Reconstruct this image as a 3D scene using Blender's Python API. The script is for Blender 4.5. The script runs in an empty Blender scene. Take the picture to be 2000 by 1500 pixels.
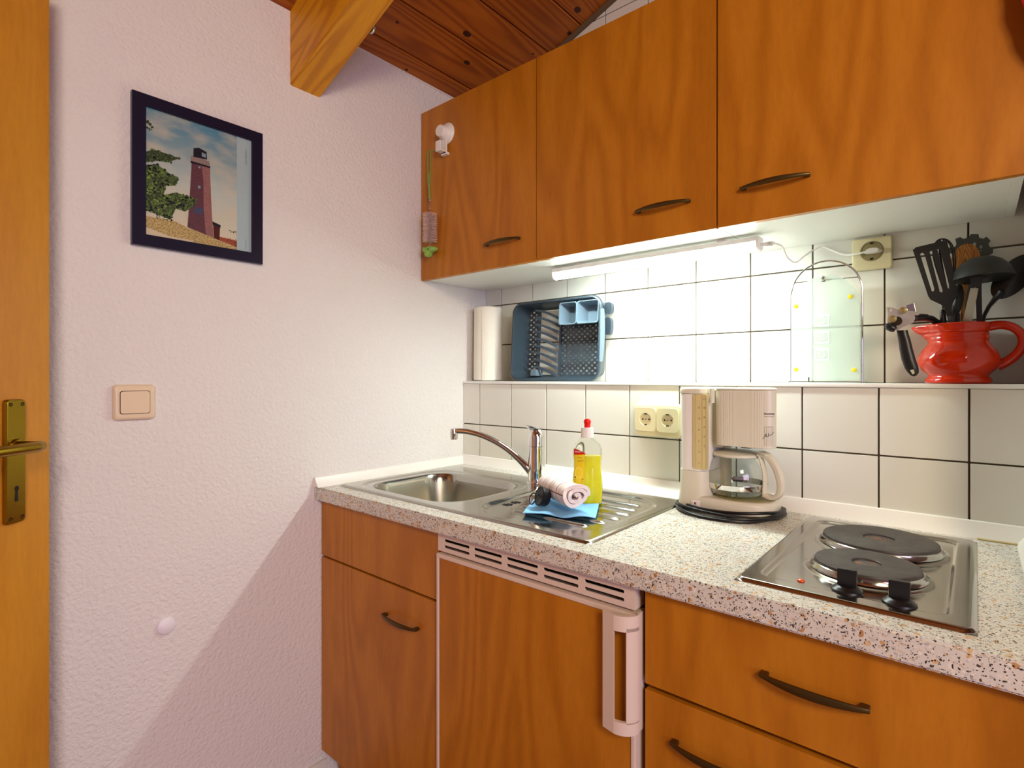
import bpy, bmesh, math, random
from mathutils import Vector, Matrix
PI = math.pi
S = bpy.context.scene
COL = S.collection
random.seed(7)
CZ = 1.2164                      # eye height

# ------------------------------------------------------------ camera
cam = bpy.data.cameras.new('camera'); cam_o = bpy.data.objects.new('camera', cam); COL.objects.link(cam_o)
cam_o.location = (0, 0, CZ); cam_o.rotation_euler = (PI/2, 0, 0.7078)
cam.sensor_width = 36; cam.lens = 1058.39*36/2000; cam.shift_y = -11.93/2000
cam.clip_start = 0.02
S.camera = cam_o
# ------------------------------------------------------------ world, exposure
w = bpy.data.worlds.new('world'); S.world = w; w.use_nodes = True
bg = w.node_tree.nodes['Background']; bg.inputs[0].default_value = (0.62, 0.60, 0.86, 1); bg.inputs[1].default_value = 0.5
S.view_settings.view_transform = 'Standard'; S.view_settings.look = 'None'
S.view_settings.gamma = 1; S.view_settings.exposure = 0.0
S.view_settings.use_curve_mapping = False
# ------------------------------------------------------------ room lights
def area_light(name, loc, target, sx, sy, power, col):
    l = bpy.data.lights.new(name, 'AREA'); l.shape = 'RECTANGLE'; l.size = sx; l.size_y = sy
    l.energy = power; l.color = col
    o = bpy.data.objects.new(name, l); COL.objects.link(o); o.location = loc
    d = Vector(target)-Vector(loc); o.rotation_euler = d.to_track_quat('-Z', 'Y').to_euler()
    return o
# daylight coming in through the window in the far right wall
area_light('daylight', (2.36, -0.75, 1.20), (-1.46, 0.2, 0.5), 1.5, 1.2, 44, (0.79, 0.66, 1.0))
# warm room lamp behind the photographer
area_light('room_lamp_light', (1.1, -0.55, 2.05), (-0.9, 1.0, 1.15), 0.5, 0.5, 33, (1.0, 0.82, 0.60))

# ------------------------------------------------------------ materials
def lin(c):
    c = c/255.0
    return c/12.92 if c <= 0.04045 else ((c+0.055)/1.055)**2.4
def rgb(r, g, b): return (lin(r), lin(g), lin(b), 1)
MATS = {}
def mat(name, col, rough=0.5, metal=0.0, spec=0.5, coat=0.0, trans=0.0, ior=1.45, emit=None, estr=0, sheen=0, aniso=0, alpha=1):
    if name in MATS: return MATS[name]
    m = bpy.data.materials.new(name); m.use_nodes = True
    b = m.node_tree.nodes['Principled BSDF']
    b.inputs['Base Color'].default_value = col; b.inputs['Roughness'].default_value = rough
    b.inputs['Metallic'].default_value = metal; b.inputs['Specular IOR Level'].default_value = spec
    b.inputs['Coat Weight'].default_value = coat; b.inputs['Transmission Weight'].default_value = trans
    b.inputs['IOR'].default_value = ior; b.inputs['Anisotropic'].default_value = aniso
    if emit: b.inputs['Emission Color'].default_value = emit; b.inputs['Emission Strength'].default_value = estr
    if sheen: b.inputs['Sheen Weight'].default_value = sheen
    MATS[name] = m
    return m
class N:                                # tiny node helper
    def __init__(s, m): s.t = m.node_tree; s.b = s.t.nodes['Principled BSDF']
    def n(s, typ, **kw):
        x = s.t.nodes.new(typ)
        for k, v in kw.items():
            if k.startswith('i_'):
                key = k[2:].replace('_', ' ')
                x.inputs[key].default_value = v
            else: setattr(x, k, v)
        return x
    def l(s, a, b): s.t.links.new(a, b)
    def pos(s, scale=(1, 1, 1), rot=(0, 0, 0), loc=(0, 0, 0)):
        g = s.n('ShaderNodeNewGeometry'); m = s.n('ShaderNodeMapping')
        m.inputs['Scale'].default_value = scale; m.inputs['Rotation'].default_value = rot; m.inputs['Location'].default_value = loc
        s.l(g.outputs['Position'], m.inputs['Vector']); return m.outputs['Vector']
    def noise(s, v, scale, detail=3, rough=0.5, dist=0):
        x = s.n('ShaderNodeTexNoise'); x.inputs['Scale'].default_value = scale; x.inputs['Detail'].default_value = detail
        x.inputs['Roughness'].default_value = rough; x.inputs['Distortion'].default_value = dist
        s.l(v, x.inputs['Vector']); return x
    def ramp(s, fac, stops, interp='LINEAR'):
        r = s.n('ShaderNodeValToRGB'); r.color_ramp.interpolation = interp
        e = r.color_ramp.elements
        while len(e) < len(stops): e.new(0.5)
        for i, (p, c) in enumerate(stops): e[i].position = p; e[i].color = c
        s.l(fac, r.inputs[0]); return r.outputs[0]
    def math(s, op, a, b=None):
        x = s.n('ShaderNodeMath', operation=op)
        for i, v in enumerate((a, b)):
            if v is None: continue
            if isinstance(v, (int, float)): x.inputs[i].default_value = v
            else: s.l(v, x.inputs[i])
        return x.outputs[0]
    def mix(s, fac, a, b, blend='MIX'):
        x = s.n('ShaderNodeMix', data_type='RGBA', blend_type=blend)
        for k, v in ((0, fac), (6, a), (7, b)):
            if isinstance(v, (int, float, tuple)): x.inputs[k].default_value = v
            else: s.l(v, x.inputs[k])
        return x.outputs[2]
    def bump(s, h, strength, dist, prev=None):
        x = s.n('ShaderNodeBump'); x.inputs['Strength'].default_value = strength; x.inputs['Distance'].default_value = dist
        s.l(h, x.inputs['Height']); s.l(x.outputs[0], s.b.inputs['Normal'])
W1 = (1, 1, 1, 1)
def wood(name, c_dark, c_mid, c_light, grain='Z', rings=9, scale=1.0, rough=0.42, seed=0.0, contrast=1.0, island=False):
    m = mat(name, c_mid, rough); k = N(m)
    st = {'Z': (4.2, 4.2, 0.75), 'Y': (5.2, 0.42, 5.2), 'X': (0.9, 8, 8)}[grain]
    if grain == 'X':
        r0 = k.pos((1, 1, 1), rot=(0, math.atan(0.355), 0)); mp = k.n('ShaderNodeMapping'); mp.inputs['Scale'].default_value = tuple(a*scale for a in st); mp.inputs['Location'].default_value = (seed, seed*1.7, seed*.3)
        k.l(r0, mp.inputs['Vector']); v = mp.outputs[0]
    else: v = k.pos(tuple(a*scale for a in st), loc=(seed, seed*1.7, seed*0.3))
    if island:
        g = k.n('ShaderNodeNewGeometry'); a = k.n('ShaderNodeVectorMath', operation='SCALE'); a.inputs[0].default_value = (37, 11, 23)
        k.l(g.outputs['Random Per Island'], a.inputs['Scale'])
        ad = k.n('ShaderNodeVectorMath', operation='ADD'); k.l(v, ad.inputs[0]); k.l(a.outputs[0], ad.inputs[1]); v = ad.outputs[0]
    nz = k.noise(v, 1.0, 2, 0.45, 0.2)
    s = k.math('MULTIPLY', nz.outputs[0], rings*6.28)
    s = k.math('SINE', s); s = k.math('MULTIPLY', s, 0.5); s = k.math('ADD', s, 0.5)
    f = k.noise(v, 26, 4, 0.7)
    c = k.ramp(s, [(0.0, c_light), (0.55, c_mid), (1.0, c_dark)])
    c2 = k.ramp(f.outputs[0], [(0.3, (0.80, 0.76, 0.70, 1)), (0.62, W1)])
    c = k.mix(0.55*contrast, c_mid, c)
    c = k.mix(0.55, c, c2, 'MULTIPLY')
    if island:
        c3 = k.ramp(g.outputs['Random Per Island'], [(0.0, (0.82, 0.80, 0.78, 1)), (1.0, W1)])
        c = k.mix(1.0, c, c3, 'MULTIPLY')
    k.l(c, k.b.inputs['Base Color'])
    return m
M_beech = wood('beech_laminate', rgb(162, 96, 14), rgb(184, 114, 21), rgb(200, 131, 34), 'Z', 11, rough=0.40, contrast=0.72)
M_beech_low = M_beech
M_door = wood('beech_door', rgb(186, 118, 26), rgb(204, 138, 34), rgb(216, 152, 46), 'Z', 5, seed=4.2, contrast=0.6, rough=0.45)
M_pine = wood('pine_boards', rgb(120, 52, 6), rgb(168, 88, 14), rgb(184, 106, 22), 'Y', 11, scale=1.6, rough=0.5, island=True)
M_beam = wood('pine_beam', rgb(176, 104, 8), rgb(214, 146, 14), rgb(224, 160, 24), 'X', 8, scale=1.2, rough=0.5, seed=2.0)
M_woodspoon = wood('spoon_wood', rgb(120, 66, 18), rgb(186, 118, 46), rgb(214, 150, 76), 'Z', 16, scale=9, rough=0.5)
M_edge = mat('beech_edge', rgb(214, 150, 70), 0.5)

def plaster():
    m = mat('plaster', rgb(226, 221, 216), 0.9, spec=0.2); k = N(m); v = k.pos()
    a = k.noise(v, 95, 3, 0.55); b = k.noise(v, 260, 2, 0.5)
    vo = k.n('ShaderNodeTexVoronoi', feature='SMOOTH_F1'); vo.inputs['Scale'].default_value = 120; k.l(v, vo.inputs['Vector'])
    h = k.math('ADD', a.outputs[0], k.math('MULTIPLY', vo.outputs['Distance'], -0.45))
    h = k.math('ADD', h, k.math('MULTIPLY', b.outputs[0], 0.3))
    k.bump(h, 0.55, 0.006)
    return m
M_plaster = plaster()
def tile():
    m = mat('tile', rgb(226, 221, 204), 0.22, spec=0.45); k = N(m)
    g = k.n('ShaderNodeNewGeometry')
    c = k.ramp(g.outputs['Random Per Island'], [(0, rgb(220, 219, 208)), (1, rgb(226, 225, 215))])
    k.l(c, k.b.inputs['Base Color'])
    n = k.noise(k.pos(), 7, 1); k.bump(n.outputs[0], 0.04, 0.003)
    return m
M_tile = tile()
M_grout = mat('grout', rgb(92, 80, 62), 0.9)
def terrazzo():
    m = mat('terrazzo_laminate', rgb(225, 222, 208), 0.33, spec=0.4); k = N(m); v0 = k.pos((1, 1, 1))
    wn = k.noise(v0, 60, 2); wv = k.n('ShaderNodeVectorMath', operation='SCALE'); k.l(wn.outputs['Color'], wv.inputs[0]); wv.inputs['Scale'].default_value = 0.012
    ad = k.n('ShaderNodeVectorMath', operation='ADD'); k.l(v0, ad.inputs[0]); k.l(wv.outputs[0], ad.inputs[1]); v = ad.outputs[0]
    def cells(scale, share, size, seed):
        mp = k.n('ShaderNodeMapping'); mp.inputs['Location'].default_value = (seed, seed, seed); k.l(v, mp.inputs['Vector'])
        x = k.n('ShaderNodeTexVoronoi'); x.inputs['Scale'].default_value = scale; k.l(mp.outputs[0], x.inputs['Vector'])
        sp = k.n('ShaderNodeSeparateColor'); k.l(x.outputs['Color'], sp.inputs[0])
        pick = k.math('LESS_THAN', sp.outputs[0], share)
        near = k.math('LESS_THAN', x.outputs['Distance'], k.math('ADD', k.math('MULTIPLY', sp.outputs[1], size*0.6), size*0.5))
        return k.math('MULTIPLY', pick, near), sp.outputs[2]
    c = rgb(216, 213, 203)
    f, r = cells(170, 0.42, 0.62, 1.3); cc = k.ramp(r, [(0, rgb(182, 178, 172)), (0.5, rgb(236, 230, 216)), (1, rgb(196, 172, 146))]); c = k.mix(f, c, cc)
    f, r = cells(300, 0.34, 0.55, 5.1); cc = k.ramp(r, [(0, rgb(150, 148, 144)), (0.5, rgb(240, 236, 226)), (1, rgb(186, 176, 160))]); c = k.mix(f, c, cc)
    f, r = cells(120, 0.15, 0.50, 9.7); cc = k.ramp(r, [(0, rgb(178, 128, 84)), (0.5, rgb(204, 164, 118)), (1, rgb(220, 188, 142))]); c = k.mix(f, c, cc)
    f, r = cells(430, 0.30, 0.50, 3.3); c = k.mix(f, c, rgb(62, 56, 52))
    f, r = cells(260, 0.13, 0.46, 7.7); c = k.mix(f, c, rgb(78, 70, 64))
    k.l(c, k.b.inputs['Base Color'])
    return m
M_terr = terrazzo()
M_steel = mat('stainless_steel', rgb(176, 173, 165), 0.15, 1.0); N(M_steel)
def brushed():
    m = mat('satin_steel', rgb(150, 147, 136), 0.27, 1.0); k = N(m)
    n = k.noise(k.pos((20, 4, 4)), 3, 1); r = k.ramp(n.outputs[0], [(0.3, (0.30, 0.30, 0.30, 1)), (0.7, (0.36, 0.36, 0.36, 1))]); k.l(r, k.b.inputs['Roughness'])
    return m
M_bowl = brushed()
M_chrome = mat('chrome', rgb(225, 225, 225), 0.05, 1.0)
M_iron = mat('wire_chrome', rgb(190, 190, 190), 0.12, 1.0)
M_brass = mat('antique_brass', rgb(150, 122, 34), 0.28, 1.0)
M_bronze = mat('bronze_handle', rgb(92, 74, 40), 0.36, 0.8)
M_white = mat('white_laminate', rgb(230, 230, 224), 0.35)
M_whitep = mat('white_plastic', rgb(236, 232, 224), 0.35)
M_cream = mat('cream_plastic', rgb(218, 213, 192), 0.3)
M_socket = mat('socket_plastic', rgb(231, 222, 180), 0.3)
M_switch = mat('switch_plastic', rgb(228, 206, 176), 0.28)
M_fridge = mat('fridge_plastic', rgb(222, 204, 190), 0.4)
M_dark = mat('dark_void', rgb(24, 18, 14), 0.8)
M_seam = mat('seam_dark', rgb(42, 22, 8), 0.8)
M_black = mat('black_plastic', rgb(22, 22, 23), 0.32)
M_blackm = mat('black_nylon', rgb(27, 27, 27), 0.42)
M_greynylon = mat('grey_nylon', rgb(66, 68, 62), 0.5)
M_rubber = mat('black_rubber', rgb(14, 14, 15), 0.4)
M_rack = mat('slate_blue_plastic', rgb(50, 62, 72), 0.3)
M_rackl = mat('silver_blue_plastic', rgb(98, 116, 130), 0.3)
M_red = mat('red_glaze', rgb(192, 42, 8), 0.10, coat=0.2)
M_redcap = mat('red_cap', rgb(226, 22, 12), 0.25)
M_green = mat('green_plastic', rgb(128, 150, 60), 0.35)
M_greenl = mat('green_foam', rgb(140, 184, 84), 0.6)
M_bristle = mat('bristle', rgb(244, 226, 218), 0.6)
M_navy = mat('navy_frame', rgb(14, 12, 40), 0.35)
M_blue = mat('blue_cloth', rgb(134, 198, 248), 0.85)
M_glass = mat('clear_glass', (0.97, 1.0, 0.98, 1), 0.0, trans=1.0, ior=1.45)
M_glassg = mat('frosted_glass', rgb(232, 246, 238), 0.25, trans=0.68, ior=1.15)
M_etch = mat('etched_glass', rgb(226, 246, 236), 0.7)
M_yellow = mat('yellow_rubber', rgb(232, 206, 30), 0.4)
M_liquid = mat('yellow_detergent', rgb(252, 244, 2), 0.05, trans=0.0, ior=1.33, emit=None)
M_label = mat('yellow_label', rgb(232, 200, 14), 0.4)
M_labelred = mat('red_label', rgb(200, 22, 12), 0.35)
M_ink = mat('ink', rgb(40, 38, 24), 0.6)
M_inkgrey = mat('grey_ink', rgb(120, 124, 96), 0.6)
M_gauge = mat('gauge_plastic', rgb(212, 196, 142), 0.25)
M_olive = mat('hotplate', rgb(150, 140, 80), 0.4)
M_floor = mat('floor_tile', rgb(150, 120, 96), 0.5)
M_seal = mat('aged_silicone', rgb(190, 170, 110), 0.6)

def hotplate():
    m = mat('cast_iron', rgb(62, 58, 54), 0.45, spec=0.35); k = N(m)
    n = k.noise(k.pos(), 45, 4, 0.6); c = k.ramp(n.outputs[0], [(0.3, rgb(52, 49, 47)), (0.7, rgb(78, 73, 68))]); k.l(c, k.b.inputs['Base Color'])
    k.bump(n.outputs[0], 0.2, 0.0008); return m
M_castiron = hotplate()
def rust():
    m = mat('rusty_centre', rgb(110, 84, 66), 0.6); k = N(m)
    n = k.noise(k.pos(), 90, 4, 0.7); c = k.ramp(n.outputs[0], [(0.50, rgb(84, 78, 70)), (0.66, rgb(150, 86, 48))]); k.l(c, k.b.inputs['Base Color']); return m
M_rust = rust()
def paper():
    m = mat('paper', rgb(236, 232, 218), 0.9, spec=0.1); k = N(m)
    vo = k.n('ShaderNodeTexVoronoi'); vo.inputs['Scale'].default_value = 130; k.l(k.pos(), vo.inputs['Vector']); k.bump(vo.outputs['Distance'], 0.35, 0.002); return m
M_paper = paper()
def checked():
    m = mat('checked_cotton', rgb(238, 226, 222), 0.9, spec=0.1); k = N(m)
    tc = k.n('ShaderNodeUVMap'); sp = k.n('ShaderNodeSeparateXYZ'); k.l(tc.outputs[0], sp.inputs[0])
    def lines(o, f, wd, ph):
        a = k.math('MULTIPLY', o, f); a = k.math('ADD', a, ph); a = k.math('FRACT', a); return k.math('LESS_THAN', a, wd)
    a = k.math('MAXIMUM', lines(sp.outputs[0], 26, 0.07, 0.2), lines(sp.outputs[1], 26, 0.07, 0.1))
    b = k.math('MAXIMUM', lines(sp.outputs[0], 26, 0.3, 0.55), lines(sp.outputs[1], 26, 0.3, 0.55))
    c = k.mix(k.math('MULTIPLY', b, 0.35), rgb(240, 230, 228), rgb(206, 170, 156))
    c = k.mix(k.math('MULTIPLY', a, 0.8), c, rgb(120, 70, 64)); k.l(c, k.b.inputs['Base Color'])
    return m
M_check = checked()
def mitt_mat():
    m = mat('mitt_cotton', rgb(216, 56, 62), 0.85); k = N(m)
    n = k.noise(k.pos((1, 1, 0.35)), 38, 2, 0.5, 1.2)
    s = k.math('SINE', k.math('MULTIPLY', n.outputs[0], 46))
    c = k.ramp(s, [(0.0, rgb(214, 44, 52)), (0.72, rgb(222, 66, 70)), (0.86, rgb(244, 190, 176)), (1, rgb(248, 226, 206))])
    vo = k.n('ShaderNodeTexVoronoi'); vo.inputs['Scale'].default_value = 17; k.l(k.pos(), vo.inputs['Vector'])
    f = k.math('LESS_THAN', vo.outputs['Distance'], 0.22); c = k.mix(f, c, rgb(50, 96, 176)); k.l(c, k.b.inputs['Base Color']); return m
M_mitt = mitt_mat()
def sky_print():
    m = mat('printed_sky', rgb(150, 165, 160), 0.35); k = N(m); v = k.pos()
    sp = k.n('ShaderNodeSeparateXYZ'); k.l(v, sp.inputs[0])
    f = k.n('ShaderNodeMapRange'); f.inputs[1].default_value = 1.55; f.inputs[2].default_value = 1.84; k.l(sp.outputs[2], f.inputs[0])
    c = k.ramp(f.outputs[0], [(0.0, rgb(205, 196, 168)), (0.45, rgb(176, 186, 178)), (0.75, rgb(122, 150, 158)), (1, rgb(72, 128, 152))])
    n = k.noise(k.pos((1, 6, 14)), 2.2, 4); c2 = k.ramp(n.outputs[0], [(0.42, (0, 0, 0, 1)), (0.68, W1)])
    c = k.mix(k.math('MULTIPLY', c2, 0.6), c, rgb(196, 186, 160)); k.l(c, k.b.inputs['Base Color']); return m
def speck(name, a, b, sc=300):
    m = mat(name, a, 0.5); k = N(m); n = k.noise(k.pos(), sc, 3, 0.7)
    c = k.ramp(n.outputs[0], [(0.4, a), (0.6, b)]); k.l(c, k.b.inputs['Base Color']); return m

# ------------------------------------------------------------ mesh helpers
class MB:
    def __init__(s): s.bm = bmesh.new(); s.mats = []
    def mi(s, m):
        if m is None: return 0
        if m not in s.mats: s.mats.append(m)
        return s.mats.index(m)
    def _merge(s, t, m=None):
        i = s.mi(m)
        for f in t.faces: f.material_index = i
        me = bpy.data.meshes.new('tmp'); t.to_mesh(me); t.free(); s.bm.from_mesh(me); bpy.data.meshes.remove(me)
    def box(s, x0, x1, y0, y1, z0, z1, bev=0.0, seg=2, m=None, M=None):
        t = bmesh.new(); bmesh.ops.create_cube(t, size=1)
        for v in t.verts: v.co = Vector(((x0+x1)/2+v.co.x*(x1-x0), (y0+y1)/2+v.co.y*(y1-y0), (z0+z1)/2+v.co.z*(z1-z0)))
        if bev: bmesh.ops.bevel(t, geom=list(t.edges), offset=bev, segments=seg, affect='EDGES', profile=0.5)
        if M: t.transform(M)
        s._merge(t, m); return s
    def rings(s, rings, cap0=True, cap1=True, m=None, close=True, loop=False):
        t = bmesh.new(); R = [[t.verts.new(p) for p in r] for r in rings]; n = len(R[0])
        pairs = list(zip(R[:-1], R[1:])) + ([(R[-1], R[0])] if loop else [])
        for a, b in pairs:
            for i in range(n if close else n-1):
                j = (i+1) % n; t.faces.new((a[i], a[j], b[j], b[i]))
        if cap0 and not loop: t.faces.new(list(reversed(R[0])))
        if cap1 and not loop: t.faces.new(R[-1])
        bmesh.ops.recalc_face_normals(t, faces=t.faces); s._merge(t, m); return s
    def lathe(s, prof, c=(0, 0, 0), seg=40, sx=1, sy=1, m=None, axis='Z', cap=True, M=None):
        R = []
        for r, z in prof:
            ring = []
            for i in range(seg):
                a = 2*PI*i/seg; x, y = r*math.cos(a)*sx, r*math.sin(a)*sy
                p = {'Z': (x, y, z), 'Y': (x, z, y), 'X': (z, x, y)}[axis]
                p = Vector(p)
                if M: p = M @ p
                ring.append(p+Vector(c))
            R.append(ring)
        s.rings(R, cap, cap, m); return s
    def tube(s, pts, rad, seg=10, m=None, closed=False, flat=1.0, up=None):
        pts = [Vector(p) for p in pts]; n = len(pts)
        if not hasattr(rad, '__len__'): rad = [rad]*n
        R = []; ref = Vector(up) if up else None; prev = None
        for i, p in enumerate(pts):
            a = pts[(i-1) % n] if (closed or i > 0) else p; b = pts[(i+1) % n] if (closed or i < n-1) else p
            d = (b-a).normalized()
            if prev is None or ref is not None:
                u = ref if ref is not None else (Vector((0, 0, 1)) if abs(d.z) < 0.9 else Vector((1, 0, 0)))
            else: u = prev
            q = (u - d*u.dot(d)).normalized(); prev = q; r = d.cross(q)
            R.append([p+rad[i]*(math.cos(2*PI*k/seg)*q*flat+math.sin(2*PI*k/seg)*r) for k in range(seg)])
        s.rings(R, m=m, loop=closed); return s
    def prism(s, poly, f0, f1, bev=0, m=None, holes=None, seg=2):
        """poly: 2D points; f0/f1 map (u,v)->3D for the two faces"""
        t = bmesh.new(); loops = [poly]+(holes or [])
        edges = []
        for L in loops:
            vs = [t.verts.new((p[0], p[1], 0)) for p in L]
            for i in range(len(vs)): edges.append(t.edges.new((vs[i], vs[(i+1) % len(vs)])))
        r = bmesh.ops.triangle_fill(t, use_beauty=True, use_dissolve=False, edges=edges)
        top = [f for f in t.faces]
        e = bmesh.ops.extrude_face_region(t, geom=top)
        newv = [g for g in e['geom'] if isinstance(g, bmesh.types.BMVert)]
        for v in newv: v.co.z = 1
        if bev:
            be = [x for x in t.edges if len(x.link_faces) == 2 and abs(x.verts[0].co.z-x.verts[1].co.z) < .5 and any(abs(f.normal.z) < 0.5 for f in x.link_faces)]
        bmesh.ops.recalc_face_normals(t, faces=t.faces)
        for v in t.verts:
            a = Vector(f0(v.co.x, v.co.y)); b = Vector(f1(v.co.x, v.co.y)); v.co = a if v.co.z < 0.5 else b
        if bev: 
            t.normal_update()
            bmesh.ops.bevel(t, geom=be, offset=bev, segments=seg, affect='EDGES', clamp_overlap=True)
        bmesh.ops.recalc_face_normals(t, faces=t.faces)
        s._merge(t, m); return s
BASE = {}
def thicken(t, th):
    t.normal_update(); F = list(t.faces); Vs = list(t.verts); D = {v: t.verts.new(v.co+v.normal*th) for v in Vs}
    be = [(l.vert, l.link_loop_next.vert) for f in F for l in f.loops if len(l.edge.link_faces) == 1]
    uvl = t.loops.layers.uv.active
    for f in F:
        g = t.faces.new([D[v] for v in reversed(f.verts)]); g.material_index = f.material_index
        if uvl:
            m_ = {l.vert: l[uvl].uv.copy() for l in f.loops}
            inv = {D[v]: m_[v] for v in m_}
            for l in g.loops: l[uvl].uv = inv[l.vert]
    for a, b in be: t.faces.new((b, a, D[a], D[b]))
def link_mesh(name, me, parent, loc):
    if parent is not None: b = BASE[parent]
    elif loc is not None: b = Vector(loc)
    else:
        xs = [v.co for v in me.vertices]
        b = Vector(((min(c.x for c in xs)+max(c.x for c in xs))/2, (min(c.y for c in xs)+max(c.y for c in xs))/2, min(c.z for c in xs)))
    me.transform(Matrix.Translation(-b))
    o = bpy.data.objects.new(name, me); COL.objects.link(o); BASE[o] = b
    if parent is not None: o.parent = parent
    else: o.location = b
    return o
def build(name, mb, m=None, parent=None, loc=None, ang=35, label=None):
    me = bpy.data.meshes.new(name); mb.bm.to_mesh(me); mb.bm.free()
    if mb.mats and mb.mats[0] is not None:
        for x in mb.mats: me.materials.append(x)
    elif m: me.materials.append(m)
    for p in me.polygons: p.use_smooth = True
    me.set_sharp_from_angle(angle=math.radians(ang))
    o = link_mesh(name, me, parent, loc)
    if len(me.polygons) < 12000:
        wn = o.modifiers.new('weighted', 'WEIGHTED_NORMAL'); wn.keep_sharp = True; wn.weight = 80
    if label: o['label'] = label
    return o
def tag(o, label, cat, group=None):
    o['label'] = label; o['category'] = cat
    if group: o['group'] = group
    return o
def thing(name, label, cat, loc, group=None):
    o = bpy.data.objects.new(name, None); COL.objects.link(o); o.location = loc; o.empty_display_size = 0.05
    BASE[o] = Vector(loc); return tag(o, label, cat, group)
def struct(o): o['kind'] = 'structure'; return o
def text_mesh(name, txt, size, mp, m, parent, shear=0, align='CENTER', off=0.0, depth=0.0):
    """lettering: mp maps (u, v) on the text plane to 3D"""
    cu = bpy.data.curves.new('t', 'FONT'); cu.body = txt; cu.size = size; cu.align_x = align; cu.align_y = 'CENTER'; cu.shear = shear; cu.offset = off; cu.resolution_u = 3
    o = bpy.data.objects.new('t', cu); COL.objects.link(o)
    dg = bpy.context.evaluated_depsgraph_get(); me = bpy.data.meshes.new_from_object(o.evaluated_get(dg))
    bpy.data.objects.remove(o); bpy.data.curves.remove(cu)
    for v in me.vertices: v.co = Vector(mp(v.co.x, v.co.y))
    me.name = name; me.materials.clear(); me.materials.append(m)
    return link_mesh(name, me, parent, None)
def rrect(cx, cy, hx, hy, r, n=6):
    out = []
    for sx, sy, a0 in ((1, 1, 0), (-1, 1, PI/2), (-1, -1, PI), (1, -1, 1.5*PI)):
        for i in range(n+1):
            a = a0+PI/2*i/n; out.append((cx+sx*(hx-r)+r*math.cos(a), cy+sy*(hy-r)+r*math.sin(a)))
    return out
def superell(cx, cy, a, b, n, seg=48):
    out = []
    for i in range(seg):
        t = 2*PI*i/seg; c, s = math.cos(t), math.sin(t)
        out.append((cx+a*math.copysign(abs(c)**(2/n), c), cy+b*math.copysign(abs(s)**(2/n), s)))
    return out
def sm(a, b, x):
    t = max(0, min(1, (x-a)/(b-a))); return t*t*(3-2*t)

# ============================================================ THE SETTING
WX = -1.4625; YL = 1.428; YU = 1.550; XR = 0.085; ZT = 0.9; ZL = CZ-0.0122
SL = 0.35
def zceil(x): return CZ+1.03+SL*(x-WX)
# left wall
mb = MB(); mb.box(WX-0.12, WX, -3.0, YU+0.12, -0.02, zceil(WX)+0.15); o = build('wall_left', mb, M_plaster); struct(o)
# back wall: lower masonry that stands proud, upper part set back, both tiled
mb = MB()
mb.box(WX, 2.4, YL+0.006, YU+0.12, -0.02, ZL-0.0095, m=M_grout)
mb.box(WX, 2.4, YU+0.006, YU+0.12, ZL-0.02, zceil(2.4)+0.1, m=M_grout)
P_ = 0.152; G = 0.0017
def tiles(x0, xmin, xmax, z0, zmin, zmax, y):
    k0 = math.floor((xmin-x0)/P_)-1
    for k in range(k0, k0+30):
        a, b = max(x0+k*P_+G, xmin), min(x0+(k+1)*P_-G, xmax)
        if b-a < 0.01: continue
        for j in range(-12, 20):
            c, d = max(z0+j*P_+G, zmin), min(z0+(j+1)*P_-G, zmax)
            if d-c < 0.01: continue
            if c > zceil(b)+0.05: continue
            mb.box(a, b, y, y+0.0075, c, d, bev=0.0016, seg=2, m=M_tile)
tiles(-1.378, WX+0.001, XR, 1.0457, 0.86, ZL-0.0100, YL)
tiles(-1.3802, WX+0.001, XR, 1.4947, ZL+0.0005, 2.75, YU)
struct(build('wall_back', mb))
# ledge top and nosing
mb = MB(); mb.box(WX+0.001, XR, YL-0.004, YU, ZL-0.0095, ZL, bev=0.002); struct(build('trim_1', mb, M_white))
# right wall stub at the end of the kitchenette
mb = MB(); mb.box(XR, XR+0.1, 1.205, YU+0.01, -0.02, zceil(XR+0.1)+0.02); mb.box(XR, XR+0.1, 0.805, 1.205, -0.02, ZT+0.036); struct(build('wall_right', mb, M_plaster))
# the wide room behind the camera
mb = MB(); zt_ = zceil(2.5)+0.05
mb.box(2.4, 2.5, -3.0, -1.5, -0.02, zt_); mb.box(2.4, 2.5, 0.0, YU+0.1, -0.02, zt_); mb.box(2.4, 2.5, -1.5, 0.0, -0.02, 0.68); mb.box(2.4, 2.5, -1.5, 0.0, 2.02, zt_)
struct(build('wall_far_right', mb, M_plaster))
mb = MB(); mb.box(WX, 2.4, -3.1, -3.0, 0, zceil(2.4)); struct(build('wall_rear', mb, M_plaster))
mb = MB()
for a in (-1.5, -0.78, -0.06): mb.box(2.42, 2.48, a, a+0.06, 0.68, 2.02, bev=0.005)
for a in (0.68, 1.96): mb.box(2.42, 2.48, -1.5, 0.0, a, a+0.06, bev=0.005)
win = struct(build('window_1', mb, M_white))
# short wall the door hangs on
mb = MB(); mb.box(WX, -0.90, -0.56, -0.46, 0, zceil(-0.9)); struct(build('wall_front', mb, M_plaster))
# floor
mb = MB(); mb.box(WX, 2.4, -3.0, YU, -0.06, 0.0, m=M_grout)
for i in range(13):
    for j in range(16):
        mb.box(WX+0.31*i+0.002, min(WX+0.31*i+0.308, 2.4), -3.0+0.31*j+0.002, min(-3.0+0.31*j+0.308, YU), -0.01, 0.004, bev=0.001, m=M_floor)
struct(build('floor', mb))
# baseboard (tiled skirting) on the left wall
mb = MB(); 
for j in range(13): mb.box(WX+0.0005, WX+0.010, -0.44+0.1*j+0.001, -0.44+0.1*j+0.099, 0.004, 0.093, bev=0.0015)
struct(build('baseboard_left', mb, M_tile))
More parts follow.
